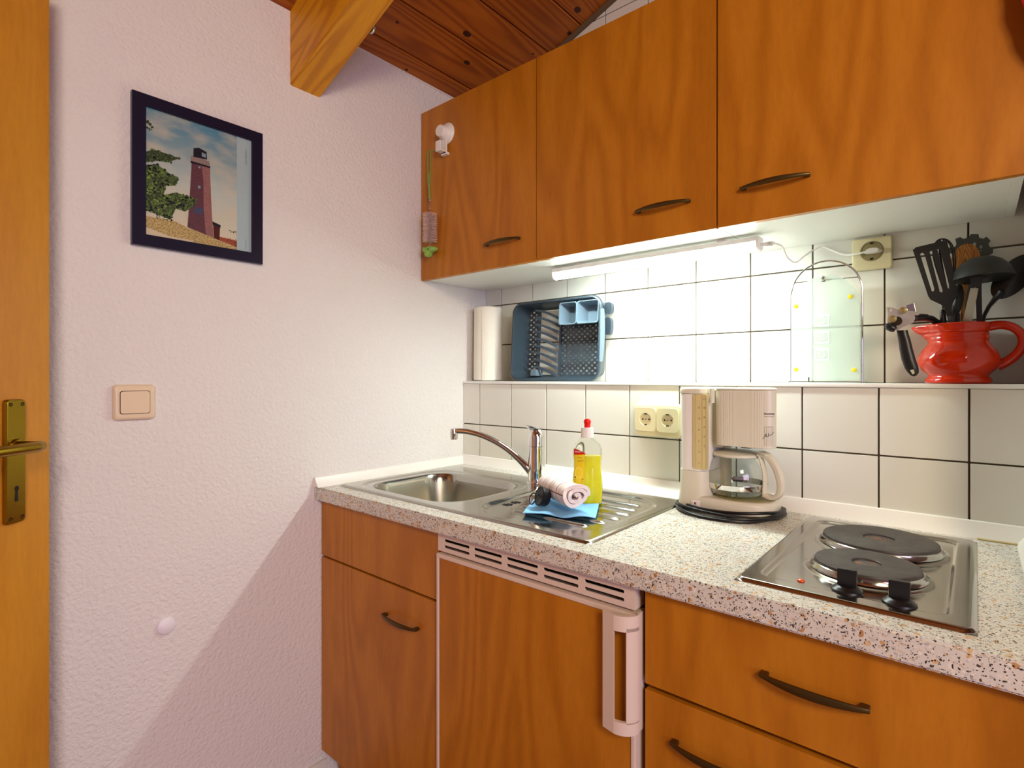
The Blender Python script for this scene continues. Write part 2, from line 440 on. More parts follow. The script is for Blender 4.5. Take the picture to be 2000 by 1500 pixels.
# ceiling: tongue and groove boards running towards the kitchen wall
mb = MB()
c0 = -1.4002-0.1295
for i in range(32):
    a = c0+0.1295*i+0.0022; b = c0+0.1295*(i+1)-0.0022
    if b < WX: continue
    def sh(x, z, a=a): return z
    t = bmesh.new(); bmesh.ops.create_cube(t, size=1)
    for v in t.verts:
        x = (a+b)/2+v.co.x*(b-a); v.co = Vector((x, -0.72+v.co.y*4.56, zceil(x)+0.01+v.co.z*0.02))
    bmesh.ops.bevel(t, geom=list(t.edges), offset=0.0022, segments=1, affect='EDGES')
    mb._merge(t, M_pine)
t = bmesh.new(); bmesh.ops.create_cube(t, size=1)
for v in t.verts:
    x = 0.47+v.co.x*4.0; v.co = Vector((x, -0.72+v.co.y*4.6, zceil(x)+0.035+v.co.z*0.03))
mb._merge(t, M_seam)
M_knot = speck('knot', rgb(40, 16, 6), rgb(70, 28, 10), 200)
for (x, y, rx, ry) in ((-1.2433, 1.23, .009, .016), (-1.3224, 1.3083, .007, .013), (-1.4508, 1.1512, .004, .006), (-0.984, 1.4778, .009, .014), (-1.0517, 1.5294, .006, .01), (-1.1738, 1.4844, .003, .005), (-1.33, 1.02, .004, .006)):
    mb.prism([(x+rx*math.cos(2*PI*i/14), y+ry*math.sin(2*PI*i/14)) for i in range(14)], lambda u, v: (u, v, zceil(u)+0.001), lambda u, v: (u, v, zceil(u)-0.0006), m=M_knot)
struct(build('ceiling', mb))
# caulk line between ceiling boards and tiles
mb = MB(); mb.tube([(x, YU-0.004, zceil(x)-0.004) for x in (-1.46, -1.2, -1.0, -.8, -.5, 0, .08)], 0.011, 8); struct(build('trim_2', mb, mat('dark_filler', rgb(96, 76, 52), 0.8)))
# painted filler where the wall meets the boards
mb = MB(); mb.tube([(WX+0.001, y, zceil(WX)-0.001) for y in (0.85, 1.0, 1.2, 1.5)], 0.0035, 6); struct(build('trim_3', mb, M_plaster))

# rafter beam
mb = MB()
ys = (0.751, 0.842)
ring = lambda x: [(x, ys[0], zceil(x)+0.005), (x, ys[0], CZ+0.822+0.355*(x-WX)), (x, ys[1], CZ+0.822+0.355*(x-WX)), (x, ys[1], zceil(x)+0.005)]
mb.rings([ring(WX-0.02), ring(WX+.5), ring(0.9), ring(2.39)])
bmesh.ops.bevel(mb.bm, geom=[e for e in mb.bm.edges if len(e.link_faces) == 2 and abs((e.verts[0].co-e.verts[1].co).normalized().x) > .5], offset=0.003, segments=2, affect='EDGES')
beam = build('ceiling_beam', mb, M_beam); tag(beam, 'yellow pine rafter beam coming out of the wall under the ceiling', 'beam')
mb = MB(); c = (-1.249, 0.842, CZ+0.953)
mb.lathe([(0.0001, 0.0), (0.0055, 0.0), (0.0055, 0.030), (0.0001, 0.030)], c, 16, axis='Y'); build('bolt', mb, M_iron, beam)
mb = MB(); mb.lathe([(0.0001, 0.027), (0.015, 0.027), (0.0155, 0.029), (0.0155, 0.033), (0.012, 0.036), (0.0001, 0.036)], c, 20, axis='Y'); build('bolt_head', mb, M_iron, beam, label='round metal bolt head on the side of the beam')

# trims around the worktop (white coved upstand)
prof = [(0, 0), (0.0, 0.030), (0.0035, 0.032), (0.007, 0.030), (0.013, 0.017), (0.021, 0.006), (0.026, 0.0)]
mb = MB()
mb.rings([[(x, YL-d, ZT+h) for d, h in prof] for x in (WX+0.001, -0.7, XR-0.001)], m=M_whitep)
struct(build('trim_4', mb, M_whitep))
mb = MB(); mb.rings([[(WX+d, y, ZT+h*0.85-0.0) for d, h in prof] for y in (0.8225, YL-0.001)]); struct(build('trim_5', mb, M_whitep))
mb = MB(); mb.rings([[(XR-d, y, ZT+h) for d, h in prof] for y in (0.8225, YL-0.001)]); struct(build('trim_6', mb, M_whitep))

# worktop
SX0, SX1, SY0, SY1 = -1.415, -0.556, 0.875, 1.338
def worktop():
    t = bmesh.new(); xs = [WX+0.001, SX0+0.012, SX1-0.012, XR-0.001]; yy = [0.824, SY0+0.012, SY1-0.012, YL-0.0015]
    V = {}
    for i, x in enumerate(xs):
        for j, y in enumerate(yy): V[i, j] = t.verts.new((x, y, ZT))
    for i in range(3):
        for j in range(3):
            if (i, j) == (1, 1): continue
            t.faces.new((V[i, j], V[i+1, j], V[i+1, j+1], V[i, j+1]))
    e = bmesh.ops.extrude_face_region(t, geom=list(t.faces))
    for g in e['geom']:
        if isinstance(g, bmesh.types.BMVert): g.co.z = ZT-0.038
    bmesh.ops.recalc_face_normals(t, faces=t.faces)
    fe = [x for x in t.edges if all(abs(v.co.y-0.824) < 1e-5 for v in x.verts) and abs(x.verts[0].co.z-x.verts[1].co.z) < 1e-5]
    bmesh.ops.bevel(t, geom=fe, offset=0.0035, segments=4, affect='EDGES')
    m = MB(); m._merge(t, M_terr); return m
o = build('worktop', worktop(), ang=50); tag(o, 'speckled white terrazzo-look laminate worktop along the tiled wall', 'worktop')
mb = MB(); mb.box(0.002, 0.062, 1.395, 1.404, ZT, ZT+0.0025, bev=0.001); o = build('sealant_strip', mb, M_seal); tag(o, 'stained yellowish sealant line behind the hob corner on the worktop', 'sealant')

# ============================================================ SINK
def sink_h(x, y):
    """height of the pressed steel above the worktop"""
    ex = min(x-SX0, SX1-x); ey = min(y-SY0, SY1-y); 
    def rr(cx, cy, hx, hy, r):      # signed distance to a rounded rectangle, + inside
        qx, qy = abs(x-cx)-(hx-r), abs(y-cy)-(hy-r)
        return r-(math.hypot(max(qx, 0), max(qy, 0))+min(max(qx, qy), 0))
    d0 = rr((SX0+SX1)/2, (SY0+SY1)/2, (SX1-SX0)/2, (SY1-SY0)/2, 0.012)
    h = 0.0005+0.0045*sm(0, 0.006, d0)
    d1 = rr((SX0+SX1)/2, (SY0+SY1)/2+0.0, (SX1-SX0)/2-0.022, (SY1-SY0)/2-0.022, 0.05)
    # bowl surround
    d2 = rr(-1.182, 1.078, 0.212, 0.183, 0.09)
    h -= 0.0035*sm(0, 0.014, d2)
    db = rr(-1.178, 1.078, 0.185, 0.158, 0.085)
    h -= 0.150*sm(-0.002, 0.045, db)-0.0
    h -= 0.004*sm(0.06, 0.17, db)
    dd = math.hypot(x+1.178, y-1.10)
    h -= 0.006*(1-sm(0.036, 0.042, dd))
    # drainer
    d3 = rr(-0.757, 1.104, 0.172, 0.198, 0.10)
    h -= 0.007*sm(0, 0.016, d3)
    # ribs running across
    for i in range(6):
        yy = 0.985+0.048*i; L = 0.085+0.035*math.sin(PI*(i+0.7)/6.4)
        dx = max(abs(x+0.735)-L, 0)
        r = math.hypot(dx, y-yy)
        h += 0.0042*(1-sm(0.002, 0.0085, r))*sm(0, 0.02, d3)
    return h
sk = thing('kitchen_sink', 'stainless steel inset sink with bowl and ribbed drainer in the worktop', 'sink', ((SX0+SX1)/2, (SY0+SY1)/2, ZT))
t = bmesh.new(); NX, NY = 260, 142
gv = [[None]*(NY+1) for _ in range(NX+1)]
for i in range(NX+1):
    for j in range(NY+1):
        x = SX0+(SX1-SX0)*i/NX; y = SY0+(SY1-SY0)*j/NY
        gv[i][j] = t.verts.new((x, y, ZT+sink_h(x, y)))
for i in range(NX):
    for j in range(NY):
        f = t.faces.new((gv[i][j], gv[i+1][j], gv[i+1][j+1], gv[i][j+1]))
mb = MB(); mb._merge(t, M_steel)
bi = mb.mi(M_bowl)
for f in mb.bm.faces:
    if f.calc_center_median().z < ZT-0.02: f.material_index = bi
build('basin', mb, parent=sk, ang=80)
mb = MB(); mb.lathe([(0.0001, -0.158), (0.030, -0.157), (0.036, -0.154), (0.038, -0.1515), (0.039, -0.1525)], (-1.178, 1.10, ZT), 28); build('drain', mb, M_chrome, sk)
mb = MB()       # punched overflow slots
for dx, L in ((0, .012), (.0055, .016), (.0125, .008), (.020, .010), (.026, .014), (.0315, .012)):
    pass
for k in range(6):
    yy = 1.016+0.0088*k+(0.005 if k > 2 else 0); L = (.010, .013, .009, .009, .013, .010)[k]
    mb.box(-0.893-L, -0.893+L, yy, yy+0.0034, ZT-0.0018, ZT-0.0012, m=M_dark)
build('overflow_slots', mb, parent=sk)

# faucet
fx, fy = -0.985, 1.262
fa = thing('faucet', 'chrome single lever mixer tap with long curved spout behind the sink bowl', 'faucet', (fx, fy, ZT+0.004))
mb = MB(); mb.lathe([(0.0001, 0.001), (0.028, 0.001), (0.028, 0.006), (0.0265, 0.008), (0.0255, 0.03), (0.0245, 0.07), (0.0235, 0.10), (0.0240, 0.112), (0.0001, 0.112)], (fx, fy, ZT+0.003), 40); build('body', mb, M_chrome, fa)
mb = MB(); mb.lathe([(0.0001, 0.113), (0.0245, 0.113), (0.0245, 0.117), (0.0236, 0.119), (0.0236, 0.138), (0.022, 0.150), (0.016, 0.160), (0.006, 0.164), (0.0001, 0.1645)], (fx, fy, ZT+0.003), 40)
build('cartridge_cap', mb, M_chrome, fa)
mb = MB(); u = Vector((-0.90, 0.30, 0)).normalized()
b0 = Vector((fx, fy, ZT+0.158))
mb.tube([b0+Vector((0.010, -0.004, -0.012)), b0+u*0.006+Vector((0, 0, .002)), b0+u*0.03+Vector((0, 0, 0.010)), b0+u*0.060+Vector((0, 0, 0.013)), b0+u*0.066+Vector((0, 0, 0.013))], [0.017, 0.0175, 0.012, 0.006, 0.003], 14, flat=0.45, up=(0, 0, 1)); build('lever', mb, M_chrome, fa)
mb = MB(); tip = Vector((-1.212, 1.150, CZ-0.162)); st = Vector((fx-0.008, fy-0.004, ZT+0.030))
def bz(p0, p1, p2, p3, n):
    return [((1-t)**3)*p0+3*((1-t)**2)*t*p1+3*(1-t)*t*t*p2+t**3*p3 for t in [i/n for i in range(n+1)]]
d = (tip-st); 
pts = bz(st, st+Vector((d.x*0.22, d.y*0.22, 0.070)), st+Vector((d.x*0.62, d.y*0.62, d.z*1.04)), tip, 22)
mb.tube(pts, [0.0150-0.0048*sm(0, 10, i) for i in range(23)], 16, flat=0.85, up=(0, 0, 1)); build('spout', mb, M_chrome, fa)
mb = MB(); mb.lathe([(0.0001, -0.026), (0.0095, -0.026), (0.0115, -0.024), (0.0122, -0.008), (0.0115, 0.006), (0.0001, 0.009)], tip+Vector((-0.004, -0.003, 0)), 20); build('aerator', mb, M_chrome, fa)

# detergent bottle
bx, by, bz0 = -0.745, 1.163, ZT+0.0015
bt = thing('detergent_bottle', 'squeeze bottle of yellow dish soap with a red cap standing on the drainer', 'bottle', (bx, by, bz0))
Mr = Matrix.Rotation(math.radians(24), 3, 'Z')
bprof = [(0.0001, 0.0), (0.030, 0.0), (0.0345, 0.004), (0.0365, 0.03), (0.0360, 0.055), (0.0330, 0.085), (0.0325, 0.105), (0.0350, 0.125), (0.0345, 0.138), (0.029, 0.150), (0.020, 0.159), (0.0155, 0.163), (0.0150, 0.166), (0.0001, 0.166)]
M_pet = mat('clear_plastic', rgb(240, 242, 235), 0.06, trans=0.97, ior=1.06)
def lathe_pts(prof, c, sx, sy, seg=40):
    return [[Mr @ Vector((r*math.cos(2*PI*i/seg)*sx, r*math.sin(2*PI*i/seg)*sy, 0))+Vector((c[0], c[1], c[2]+z)) for i in range(seg)] for r, z in prof]
mb = MB(); mb.rings(lathe_pts(bprof, (bx, by, bz0), 1.06, 0.66)); build('bottle_body', mb, M_pet, bt)
mb = MB(); lp = [(max(r-0.0018, 0.0001), z+0.0015) for r, z in bprof[:7]]+[(0.0328, 0.120), (0.0001, 0.1205)]
mb.rings(lathe_pts(lp, (bx, by, bz0), 1.06, 0.66)); build('detergent', mb, M_liquid, bt, label='bright yellow liquid inside the bottle')
mb = MB(); mb.lathe([(0.0001, 0.164), (0.0158, 0.164), (0.0165, 0.166), (0.0155, 0.188), (0.014, 0.190), (0.0001, 0.190)], (bx, by, bz0), 28); build('neck_collar', mb, M_whitep, bt)
mb = MB(); mb.lathe([(0.0001, 0.190), (0.008, 0.190), (0.0078, 0.198), (0.0092, 0.203), (0.0088, 0.207), (0.006, 0.211), (0.0001, 0.212)], (bx, by, bz0), 24); build('cap', mb, M_redcap, bt)
def bott(u, v, off=0.0006):    # label coordinates on the bottle: u metres around from the left, v height
    r = 0.0365
    for (r0, z0), (r1, z1) in zip(bprof[:-1], bprof[1:]):
        if z0 <= v <= z1 and z1 > z0: r = r0+(r1-r0)*(v-z0)/(z1-z0)
    a = -PI/2+u/0.030
    p = Vector(((r+off)*math.cos(a)*1.06, (r+off)*math.sin(a)*0.66, 0)); p = Mr @ p
    return (bx+p.x, by+p.y, bz0+v)
def bgrid(poly_fn, u0, u1, v0, v1, off, n=14, mk=None):
    t = bmesh.new(); V = {}
    for i in range(n+1):
        for j in range(n+1):
            u = u0+(u1-u0)*i/n; va, vb = poly_fn(i/n); v = va+(vb-va)*j/n
            V[i, j] = t.verts.new(bott(u, v, off))
    for i in range(n):
        for j in range(n): t.faces.new((V[i, j], V[i+1, j], V[i+1, j+1], V[i, j+1]))
    m = MB(); m._merge(t, mk); return m
lb = build('label_print', bgrid(lambda s: (0.022, 0.121+0.004*s), -0.029, -0.002, 0, 0, 0.0007), M_label, bt)
lr = build('label_red', bgrid(lambda s: (0.1215+0.0042*s**1.5, 0.1372-0.0112*s**2.2), -0.030, 0.0005, 0, 0, 0.0012), M_labelred, bt, label='red flag on the label')
text_mesh('label_lettering', 'DENKMIT', 0.0050, lambda u, v: bott(-0.017+u*0.72, 0.1300+v, 0.0018), mat('white_ink', rgb(245, 235, 230), 0.5), bt)
text_mesh('label_lettering', 'Ultra', 0.0060, lambda u, v: bott(-0.013+u, 0.1155+v, 0.0014), M_inkgrey, bt)
text_mesh('label_lettering', 'Sensitiv', 0.0046, lambda u, v: bott(-0.011+u, 0.1080+v+u*0.2, 0.0014), M_ink, bt)
mb = MB(); M_lem = mat('lemon_print', rgb(238, 216, 90), 0.5)
mb.prism([(0.010*math.cos(2*PI*i/20)-0.017, 0.078+0.014*math.sin(2*PI*i/20)) for i in range(20)], lambda u, v: bott(u, v, 0.0010), lambda u, v: bott(u, v, 0.0014), m=M_lem); build('lemon_picture', mb, parent=bt)
mb = MB()
for (u, v, a, b) in ((-0.024, .066, .003, .0022), (-0.006, .063, .0022, .0015), (-0.014, .048, .003, .0016), (-0.022, .050, .0018, .001)):
    mb.prism([(u-a, v-b*.4), (u, v-b), (u+a, v), (u, v+b)], lambda p, q: bott(p, q, 0.0016), lambda p, q: bott(p, q, 0.0019), m=M_ink)
for v in (0.059, 0.055): mb.prism([(-0.026, v+.001), (-0.006, v-.001), (-0.006, v-.0015), (-0.026, v+.0004)], lambda p, q: bott(p, q, 0.0016), lambda p, q: bott(p, q, 0.0019), m=M_ink)
build('label_marks', mb, parent=bt)

# blue cloth on the drainer
t = bmesh.new(); A = [Vector(p) for p in ((-.790, .960), (-.642, 1.036), (-.703, 1.150), (-.872, 1.112))]; n = 24; V = {}
for i in range(n+1):
    for j in range(n+1):
        a, b = i/n, j/n
        p = (A[0]*(1-a)+A[1]*a)*(1-b)+(A[3]*(1-a)+A[2]*a)*b
        z = ZT+0.0062+0.0022*math.sin(p.x*70)*math.cos(p.y*60)
        if b < 0.22: z += 0.0025*math.sin(a*9)*(1-b/0.22)-0.0
        V[i, j] = t.verts.new((p.x, p.y, z))
for i in range(n):
    for j in range(n): t.faces.new((V[i, j], V[i+1, j], V[i+1, j+1], V[i, j+1]))
bmesh.ops.recalc_face_normals(t, faces=t.faces)
thicken(t, -0.0016)
mb = MB(); mb._merge(t, M_blue); o = build('cleaning_cloth', mb, ang=60); tag(o, 'light blue cleaning cloth lying flat on the sink drainer', 'cloth')

# rolled tea towel
def roll():
    t = bmesh.new(); uvl = t.loops.layers.uv.new('UVMap')
    ax0 = Vector((-0.694, 1.036, ZT+0.0435)); ax1 = Vector((-0.828, 1.108, ZT+0.0425)); d = (ax1-ax0).normalized(); L = (ax1-ax0).length
    side = d.cross(Vector((0, 0, 1))).normalized(); up = side.cross(d)
    if up.z < 0: up = -up
    turns = 2.35; nt = 120; nl = 14; th = 0.0086; V = {}
    def rad(s): return 0.0085+0.0268*(s/turns)**0.85
    for k in range(nt+1):
        s = turns*k/nt; a = -s*2*PI+2.2
        for j in range(nl+1):
            q = j/nl; r = rad(s)*(1-0.10*sm(0.6, 1, q)*(s/turns))
            r += 0.0022*math.sin(a*2.0+q*3+1)*min(1, s)+0.0010*math.sin(a*3+q*5)+0.0008*math.sin(q*16+a)
            sq = 0.94
            ins = 0.006*(1-s/turns)*0+0.004*math.sin(a*2.3)
            p = ax0+d*(q*L+ins*(1-q)+0.004*math.sin(a*1.7)*q)+side*r*math.cos(a)*1.03+up*(r*math.sin(a)*sq)
            V[k, j] = t.verts.new(p)
    for k in range(nt):
        for j in range(nl):
            f = t.faces.new((V[k, j], V[k+1, j], V[k+1, j+1], V[k, j+1]))
            for lp, (kk, jj) in zip(f.loops, ((k, j), (k+1, j), (k+1, j+1), (k, j+1))):
                lp[uvl].uv = (kk/nt*turns*0.14, jj/nl*L)
    bmesh.ops.recalc_face_normals(t, faces=t.faces)
    thicken(t, -th)
    m = MB(); m._merge(t, M_check); return m
o = build('tea_towel', roll(), ang=70); tag(o, 'rolled up white tea towel with brown checks lying on the blue cloth', 'tea towel')

# rubber plug
pg = thing('sink_plug', 'black rubber sink plug with a ring leaning against the rolled towel', 'sink plug', (-0.80, 1.03, ZT+0.009))
pc = Vector((-0.787, 1.032, ZT+0.0325)); nrm = Vector((-0.45, -0.86, 0.28)).normalized()
Q = Vector((0, 0, 1)).rotation_difference(nrm).to_matrix()
mb = MB(); mb.lathe([(0.0001, -0.012), (0.0200, -0.012), (0.0215, -0.008), (0.0225, 0.004), (0.0235, 0.006), (0.0235, 0.009), (0.021, 0.0105), (0.016, 0.009), (0.0001, 0.009)], pc, 32, M=Q); build('stopper', mb, M_rubber, pg)
mb = MB(); c1 = pc+nrm*0.011; mb.tube([c1+Q @ Vector((0.0, -0.004, 0)), c1+nrm*0.004, c1+Q @ Vector((0.0, 0.004, 0))], 0.0025, 8); build('lug', mb, M_rubber, pg)
mb = MB(); cc = pc+nrm*0.015+Vector((-0.012, -0.002, -0.009)); a1 = Vector((-0.80, 0.1, -0.45)).normalized(); a2 = Vector((-0.2, 0.3, 0.9)).normalized()
mb.tube([cc+a1*0.013*math.cos(2*PI*i/28)+a2*0.0125*math.sin(2*PI*i/28) for i in range(28)], 0.0014, 8, closed=True); build('ring', mb, M_rubber, pg)

# ============================================================ BASE UNITS
def bow_handle(x0, x1, y, z, parent, h=0.011, out=0.024, t=0.005):
    """bow handle on a front lying in the plane Y=y, bulging to -Y"""
    n = 22; R = []; L = x1-x0
    for i in range(n+1):
        s = i/n; x = x0+L*s; bow = out*(0.46+0.54*math.sin(PI*s)**0.8)
        hh = h*(0.36+0.64*math.sin(PI*(0.06+0.88*s)))/1.0; tt = t*(0.7+0.3*math.sin(PI*s))
        yo = y-bow
        R.append([(x, yo, z-hh/2), (x, yo-tt*0.45, z-hh*0.30), (x, yo-tt*0.55, z+hh*0.1), (x, yo-tt*0.3, z+hh*0.45), (x, yo+tt*0.3, z+hh/2), (x, yo+tt*.5, z), (x, yo+tt*0.35, z-hh*.4)])
    mb = MB(); mb.rings(R)
    for xx, s in ((x0+0.0005, 1), (x1-0.0005, -1)):
        mb.box(min(xx, xx+s*0.011), max(xx, xx+s*0.011), y-out*0.46-0.002, y+0.0002, z-0.0035, z+0.0035, bev=0.0015)
    return build('handle', mb, M_bronze, parent, ang=50)
YF = 0.845
U = (WX+0.002, -0.9467, -0.4279, XR-0.002)
def carcass(x0, x1, parent, white=True, top=ZT-0.040):
    mb = MB(); y0, y1 = YF+0.019, YL-0.01
    mb.box(x0, x0+0.016, y0, y1, 0.12, top, bev=0.0005); mb.box(x1-0.016, x1, y0, y1, 0.12, top, bev=0.0005)
    mb.box(x0+0.016, x1-0.016, y0, y1, 0.12, 0.136); mb.box(x0+0.016, x1-0.016, y1-0.005, y1, 0.136, top-0.18)
    return build('body', mb, M_beech, parent)
def front(name, x0, x1, z0, z1, parent, g=0.0016, m=None, y=YF):
    mb = MB(); mb.box(x0+g, x1-g, y, y+0.0175, z0+g, z1-g, bev=0.0012, seg=2); return build(name, mb, m or M_beech, parent)
def plinth(x0, x1, parent):
    mb = MB(); mb.box(x0, x1, YF+0.045, YF+0.061, 0.004, 0.119, bev=0.0008); return build('plinth', mb, M_beech, parent)
ZS = 0.697
zt = ZT-0.0395
sc = thing('sink_cabinet', 'beech base cabinet under the sink with blank panel above one door', 'cabinet', ((U[0]+U[1])/2, 1.1, 0.004))
carcass(U[0]+0.001, U[1]-0.001, sc, top=0.72); front('panel', U[0], U[1], ZS, zt, sc); d = front('door', U[0], U[1], 0.124, ZS-0.0025, sc); bow_handle(-1.150, -1.014, YF, CZ-0.603, d, h=0.012)
plinth(U[0]+0.02, U[1], sc)
dc = thing('drawer_cabinet', 'beech base cabinet under the hob with one drawer above a door', 'cabinet', ((U[2]+U[3])/2, 1.1, 0.004))
carcass(U[2]+0.001, U[3]-0.001, dc); dr = front('drawer', U[2], U[3], ZS, zt, dc); bow_handle(-0.240, -0.104, YF, CZ-0.432, dr, h=0.013)
d = front('door', U[2], U[3], 0.124, ZS-0.006, dc); bow_handle(-0.377, -0.241, YF, CZ-0.592, d, h=0.013)
plinth(U[2], U[3], dc)
# fridge
fr = thing('fridge', 'built-in refrigerator with white-framed beech door and vent grille', 'refrigerator', ((U[1]+U[2])/2, 1.1, 0.004))
f0, f1 = U[1]+0.004, U[2]-0.012
mb = MB(); mb.box(f0+0.006, f1-0.004, YF+0.03, YL-0.03, 0.05, 0.80, bev=0.004); build('body', mb, M_fridge, fr)
mb = MB()       # grille with ten slots
gz0, gz1 = CZ-0.398, CZ-0.3585; gx0, gx1 = f0-0.002, f1-0.003
nb = 5; wS = (gx1-gx0-0.028)/nb; hole = []
for i in range(nb):
    cx = gx0+0.014+wS*(i+0.5)
    for cz in (gz0+0.0125, gz0+0.0265):
        hole.append(list(reversed(rrect(cx, cz, wS/2-0.0065, 0.0032, 0.0031, 4))))
mb.prism([(gx0, gz0), (gx1, gz0), (gx1, gz1), (gx0, gz1)], lambda u, v: (u, YF-0.004, v), lambda u, v: (u, YF-0.001, v), holes=hole, m=M_fridge)
mb.box(gx1-0.0015, gx1, YF-0.001, YF+0.03, gz0, gz1, m=M_fridge)
mb.box(gx0, gx1-0.002, YF-0.001, YF+0.03, gz0, gz0+0.0015, m=M_fridge)
g = build('vent_grille', mb, parent=fr)
mb = MB(); mb.box(gx0+0.002, gx1-0.003, YF+0.022, YF+0.028, gz0+0.002, gz1-0.001); build('louvre_back', mb, M_dark, fr)
dz1 = CZ-0.403; dx0, dx1 = f0-0.002, f1+0.001
mb = MB()
mb.box(dx0, dx0+0.008, YF-0.010, YF+0.028, 0.13, dz1, bev=0.002); mb.box(dx1-0.010, dx1, YF-0.010, YF+0.028, 0.13, dz1, bev=0.003)
mb.box(dx0+0.006, dx1-0.006, YF-0.010, YF+0.028, dz1-0.010, dz1, bev=0.002); mb.box(dx0+0.006, dx1-0.006, YF-0.010, YF+0.028, 0.13, 0.14, bev=0.002)
mb.box(dx0+0.004, dx1-0.004, YF-0.002, YF+0.028, 0.135, dz1-0.006)
fd = build('door_frame', mb, M_fridge, fr, label='white plastic door frame')
mb = MB(); mb.box(dx0+0.0085, dx1-0.0105, YF-0.0075, YF-0.002, 0.141, dz1-0.0105, bev=0.0004); build('door_panel', mb, M_beech, fr)
# moulded white pull on the right edge of the fridge door
mb = MB(); hz0, hz1 = CZ-0.603, CZ-0.402
xa = dx1-0.052; xr = dx1+0.0045
def hsec(s, inner=False):  # curved plan of the pull, s: 0 at free edge, 1 at the hinge side
    pass
n = 16
outer = [(xa, YF-0.030)]+[(xa+0.024, YF-0.035)]+[(xa+0.024+0.033*math.sin(PI/2*i/n), YF-0.035+0.029*(1-math.cos(PI/2*i/n))) for i in range(1, n+1)]
inner = [(xa, YF-0.024)]+[(xa+0.023, YF-0.029)]+[(xa+0.023+0.028*math.sin(PI/2*i/n), YF-0.029+0.024*(1-math.cos(PI/2*i/n))) for i in range(1, n+1)]
def bandx(z0, z1, i0, i1):
    O, I = outer[i0:i1+1], inner[i0:i1+1]
    mb.rings([[(O[k][0], O[k][1], z0), (O[k][0], O[k][1], z1), (I[k][0], I[k][1], z1), (I[k][0], I[k][1], z0)] for k in range(len(O))])
bandx(hz0, hz1, 0, 1)
bandx(hz1-0.026, hz1, 1, n+1); bandx(hz0, hz0+0.022, 1, n+1); bandx(hz0+0.02, hz1-0.02, 8, n+1)
mb.box(xr-0.007, xr, YF-0.008, YF+0.012, hz0, hz1, bev=0.001)
build('handle', mb, M_fridge, fr, ang=60, label='large white moulded grip handle')
mb = MB(); mb.box(f0, f1, YF+0.05, YF+0.06, 0.004, 0.12); build('plinth', mb, M_beech, fr)

# ============================================================ WALL UNITS
YC = 1.222; ZB = CZ+0.3359; ZTP = CZ+0.9152
UX = (WX+0.002, -0.955, -0.4413, 0.063)
hx = ((-1.151, -1.012), (-0.638, -0.500), (-0.388, -0.252))
labs = ('left of the three beech wall cabinets, with a bottle brush hanging on its door', 'middle beech wall cabinet directly above the glowing light strip', 'right beech wall cabinet above the glass board and the red jug')
for i in range(3):
    x0, x1 = UX[i], UX[i+1]
    wc = thing('wall_cabinet', labs[i], 'cabinet', ((x0+x1)/2, (YC+YU)/2, ZB), 'wall cabinets over the worktop')
    mb = MB(); y0 = YC+0.0185; y1 = YU-0.001; bz_ = ZB+0.004
    mb.box(x0+0.0008, x0+0.0165, y0, y1, bz_, ZTP, bev=0.0006); mb.box(x1-0.0165, x1-0.0008, y0, y1, bz_, ZTP, bev=0.0006)
    mb.box(x0+0.0165, x1-0.0165, y0, y1, bz_, bz_+0.016); mb.box(x0+0.0165, x1-0.0165, y0, y1, ZTP-0.016, ZTP)
    mb.box(x0+0.0165, x1-0.0165, y1-0.005, y1, bz_+0.016, ZTP-0.016)
    build('body', mb, M_white, wc, label='white laminate carcass with a bare underside')
    mb = MB(); mb.box(x0+0.0016, x1-0.0016, YC, YC+0.0175, ZB, ZTP, bev=0.0012)
    d = build('door', mb, M_beech, wc)
    bow_handle(hx[i][0], hx[i][1], YC, CZ+0.409, d, h=0.012)

# under-cabinet light
ly = 1.352; lx0, lx1 = -0.985, -0.385; lz = ZB+0.004
lm = thing('light_strip', 'glowing white tube light mounted under the middle wall cabinet', 'lamp', ((lx0+lx1)/2, ly, lz))
hz = lz-0.008
mb = MB(); mb.box(lx0+0.002, lx1-0.002, ly-0.019, ly+0.019, hz-0.012, hz, bev=0.002)
build('housing', mb, M_whitep, lm)
for x in (lx0+0.09, lx1-0.09):
    mb = MB(); mb.box(x-0.008, x+0.008, ly-0.012, ly+0.012, hz-0.001, lz+0.0002, bev=0.001); build('mounting_clip', mb, M_whitep, lm)
M_led = mat('lit_diffuser', (1, 1, 1, 1), 0.5, emit=(0.87, 1.0, 0.94, 1), estr=165)
M_leds = mat('lit_diffuser_flank', (1, 1, 1, 1), 0.5, emit=(0.87, 1.0, 0.94, 1), estr=14)
ark = [(0.0190*math.cos(PI*k/12)**1 if k else 0.0190, -0.0122-0.0185*abs(math.sin(PI*k/12))**0.8) for k in range(13)]
mb = MB(); mb.rings([[(x, ly+a, hz+b) for a, b in ark] for x in (lx0+0.006, lx1-0.006)], m=M_led)
li = mb.mi(M_leds)
for f in mb.bm.faces:
    if f.normal.z > -0.75: f.material_index = li
build('diffuser', mb, parent=lm, label='bright lit diffuser')
for a, b in ((lx0, lx0+0.006), (lx1-0.006, lx1)):
    mb = MB(); mb.rings([[(x, ly+p[0]*1.06, hz+p[1]*1.05+0.0004) for p in ([(0.0190, 0.0), (-0.0190, 0.0)]+list(reversed(ark)))] for x in (a, b)])
    build('end_cap', mb, M_whitep, lm)
cpts = [(-.385, 1.352, 1.5300), (-.3567, 1.36, 1.5310), (-.3451, 1.38, 1.5262), (-.346, 1.42, 1.506), (-.3362, 1.46, 1.4963), (-.3258, 1.49, 1.5162), (-.3124, 1.53, 1.5378), (-.2938, 1.542, 1.5485), (-.2769, 1.54, 1.5367), (-.2444, 1.53, 1.5149), (-.2133, 1.52, 1.5125), (-.186, 1.518, 1.5162)]
cpts = [Vector(p) for p in cpts]
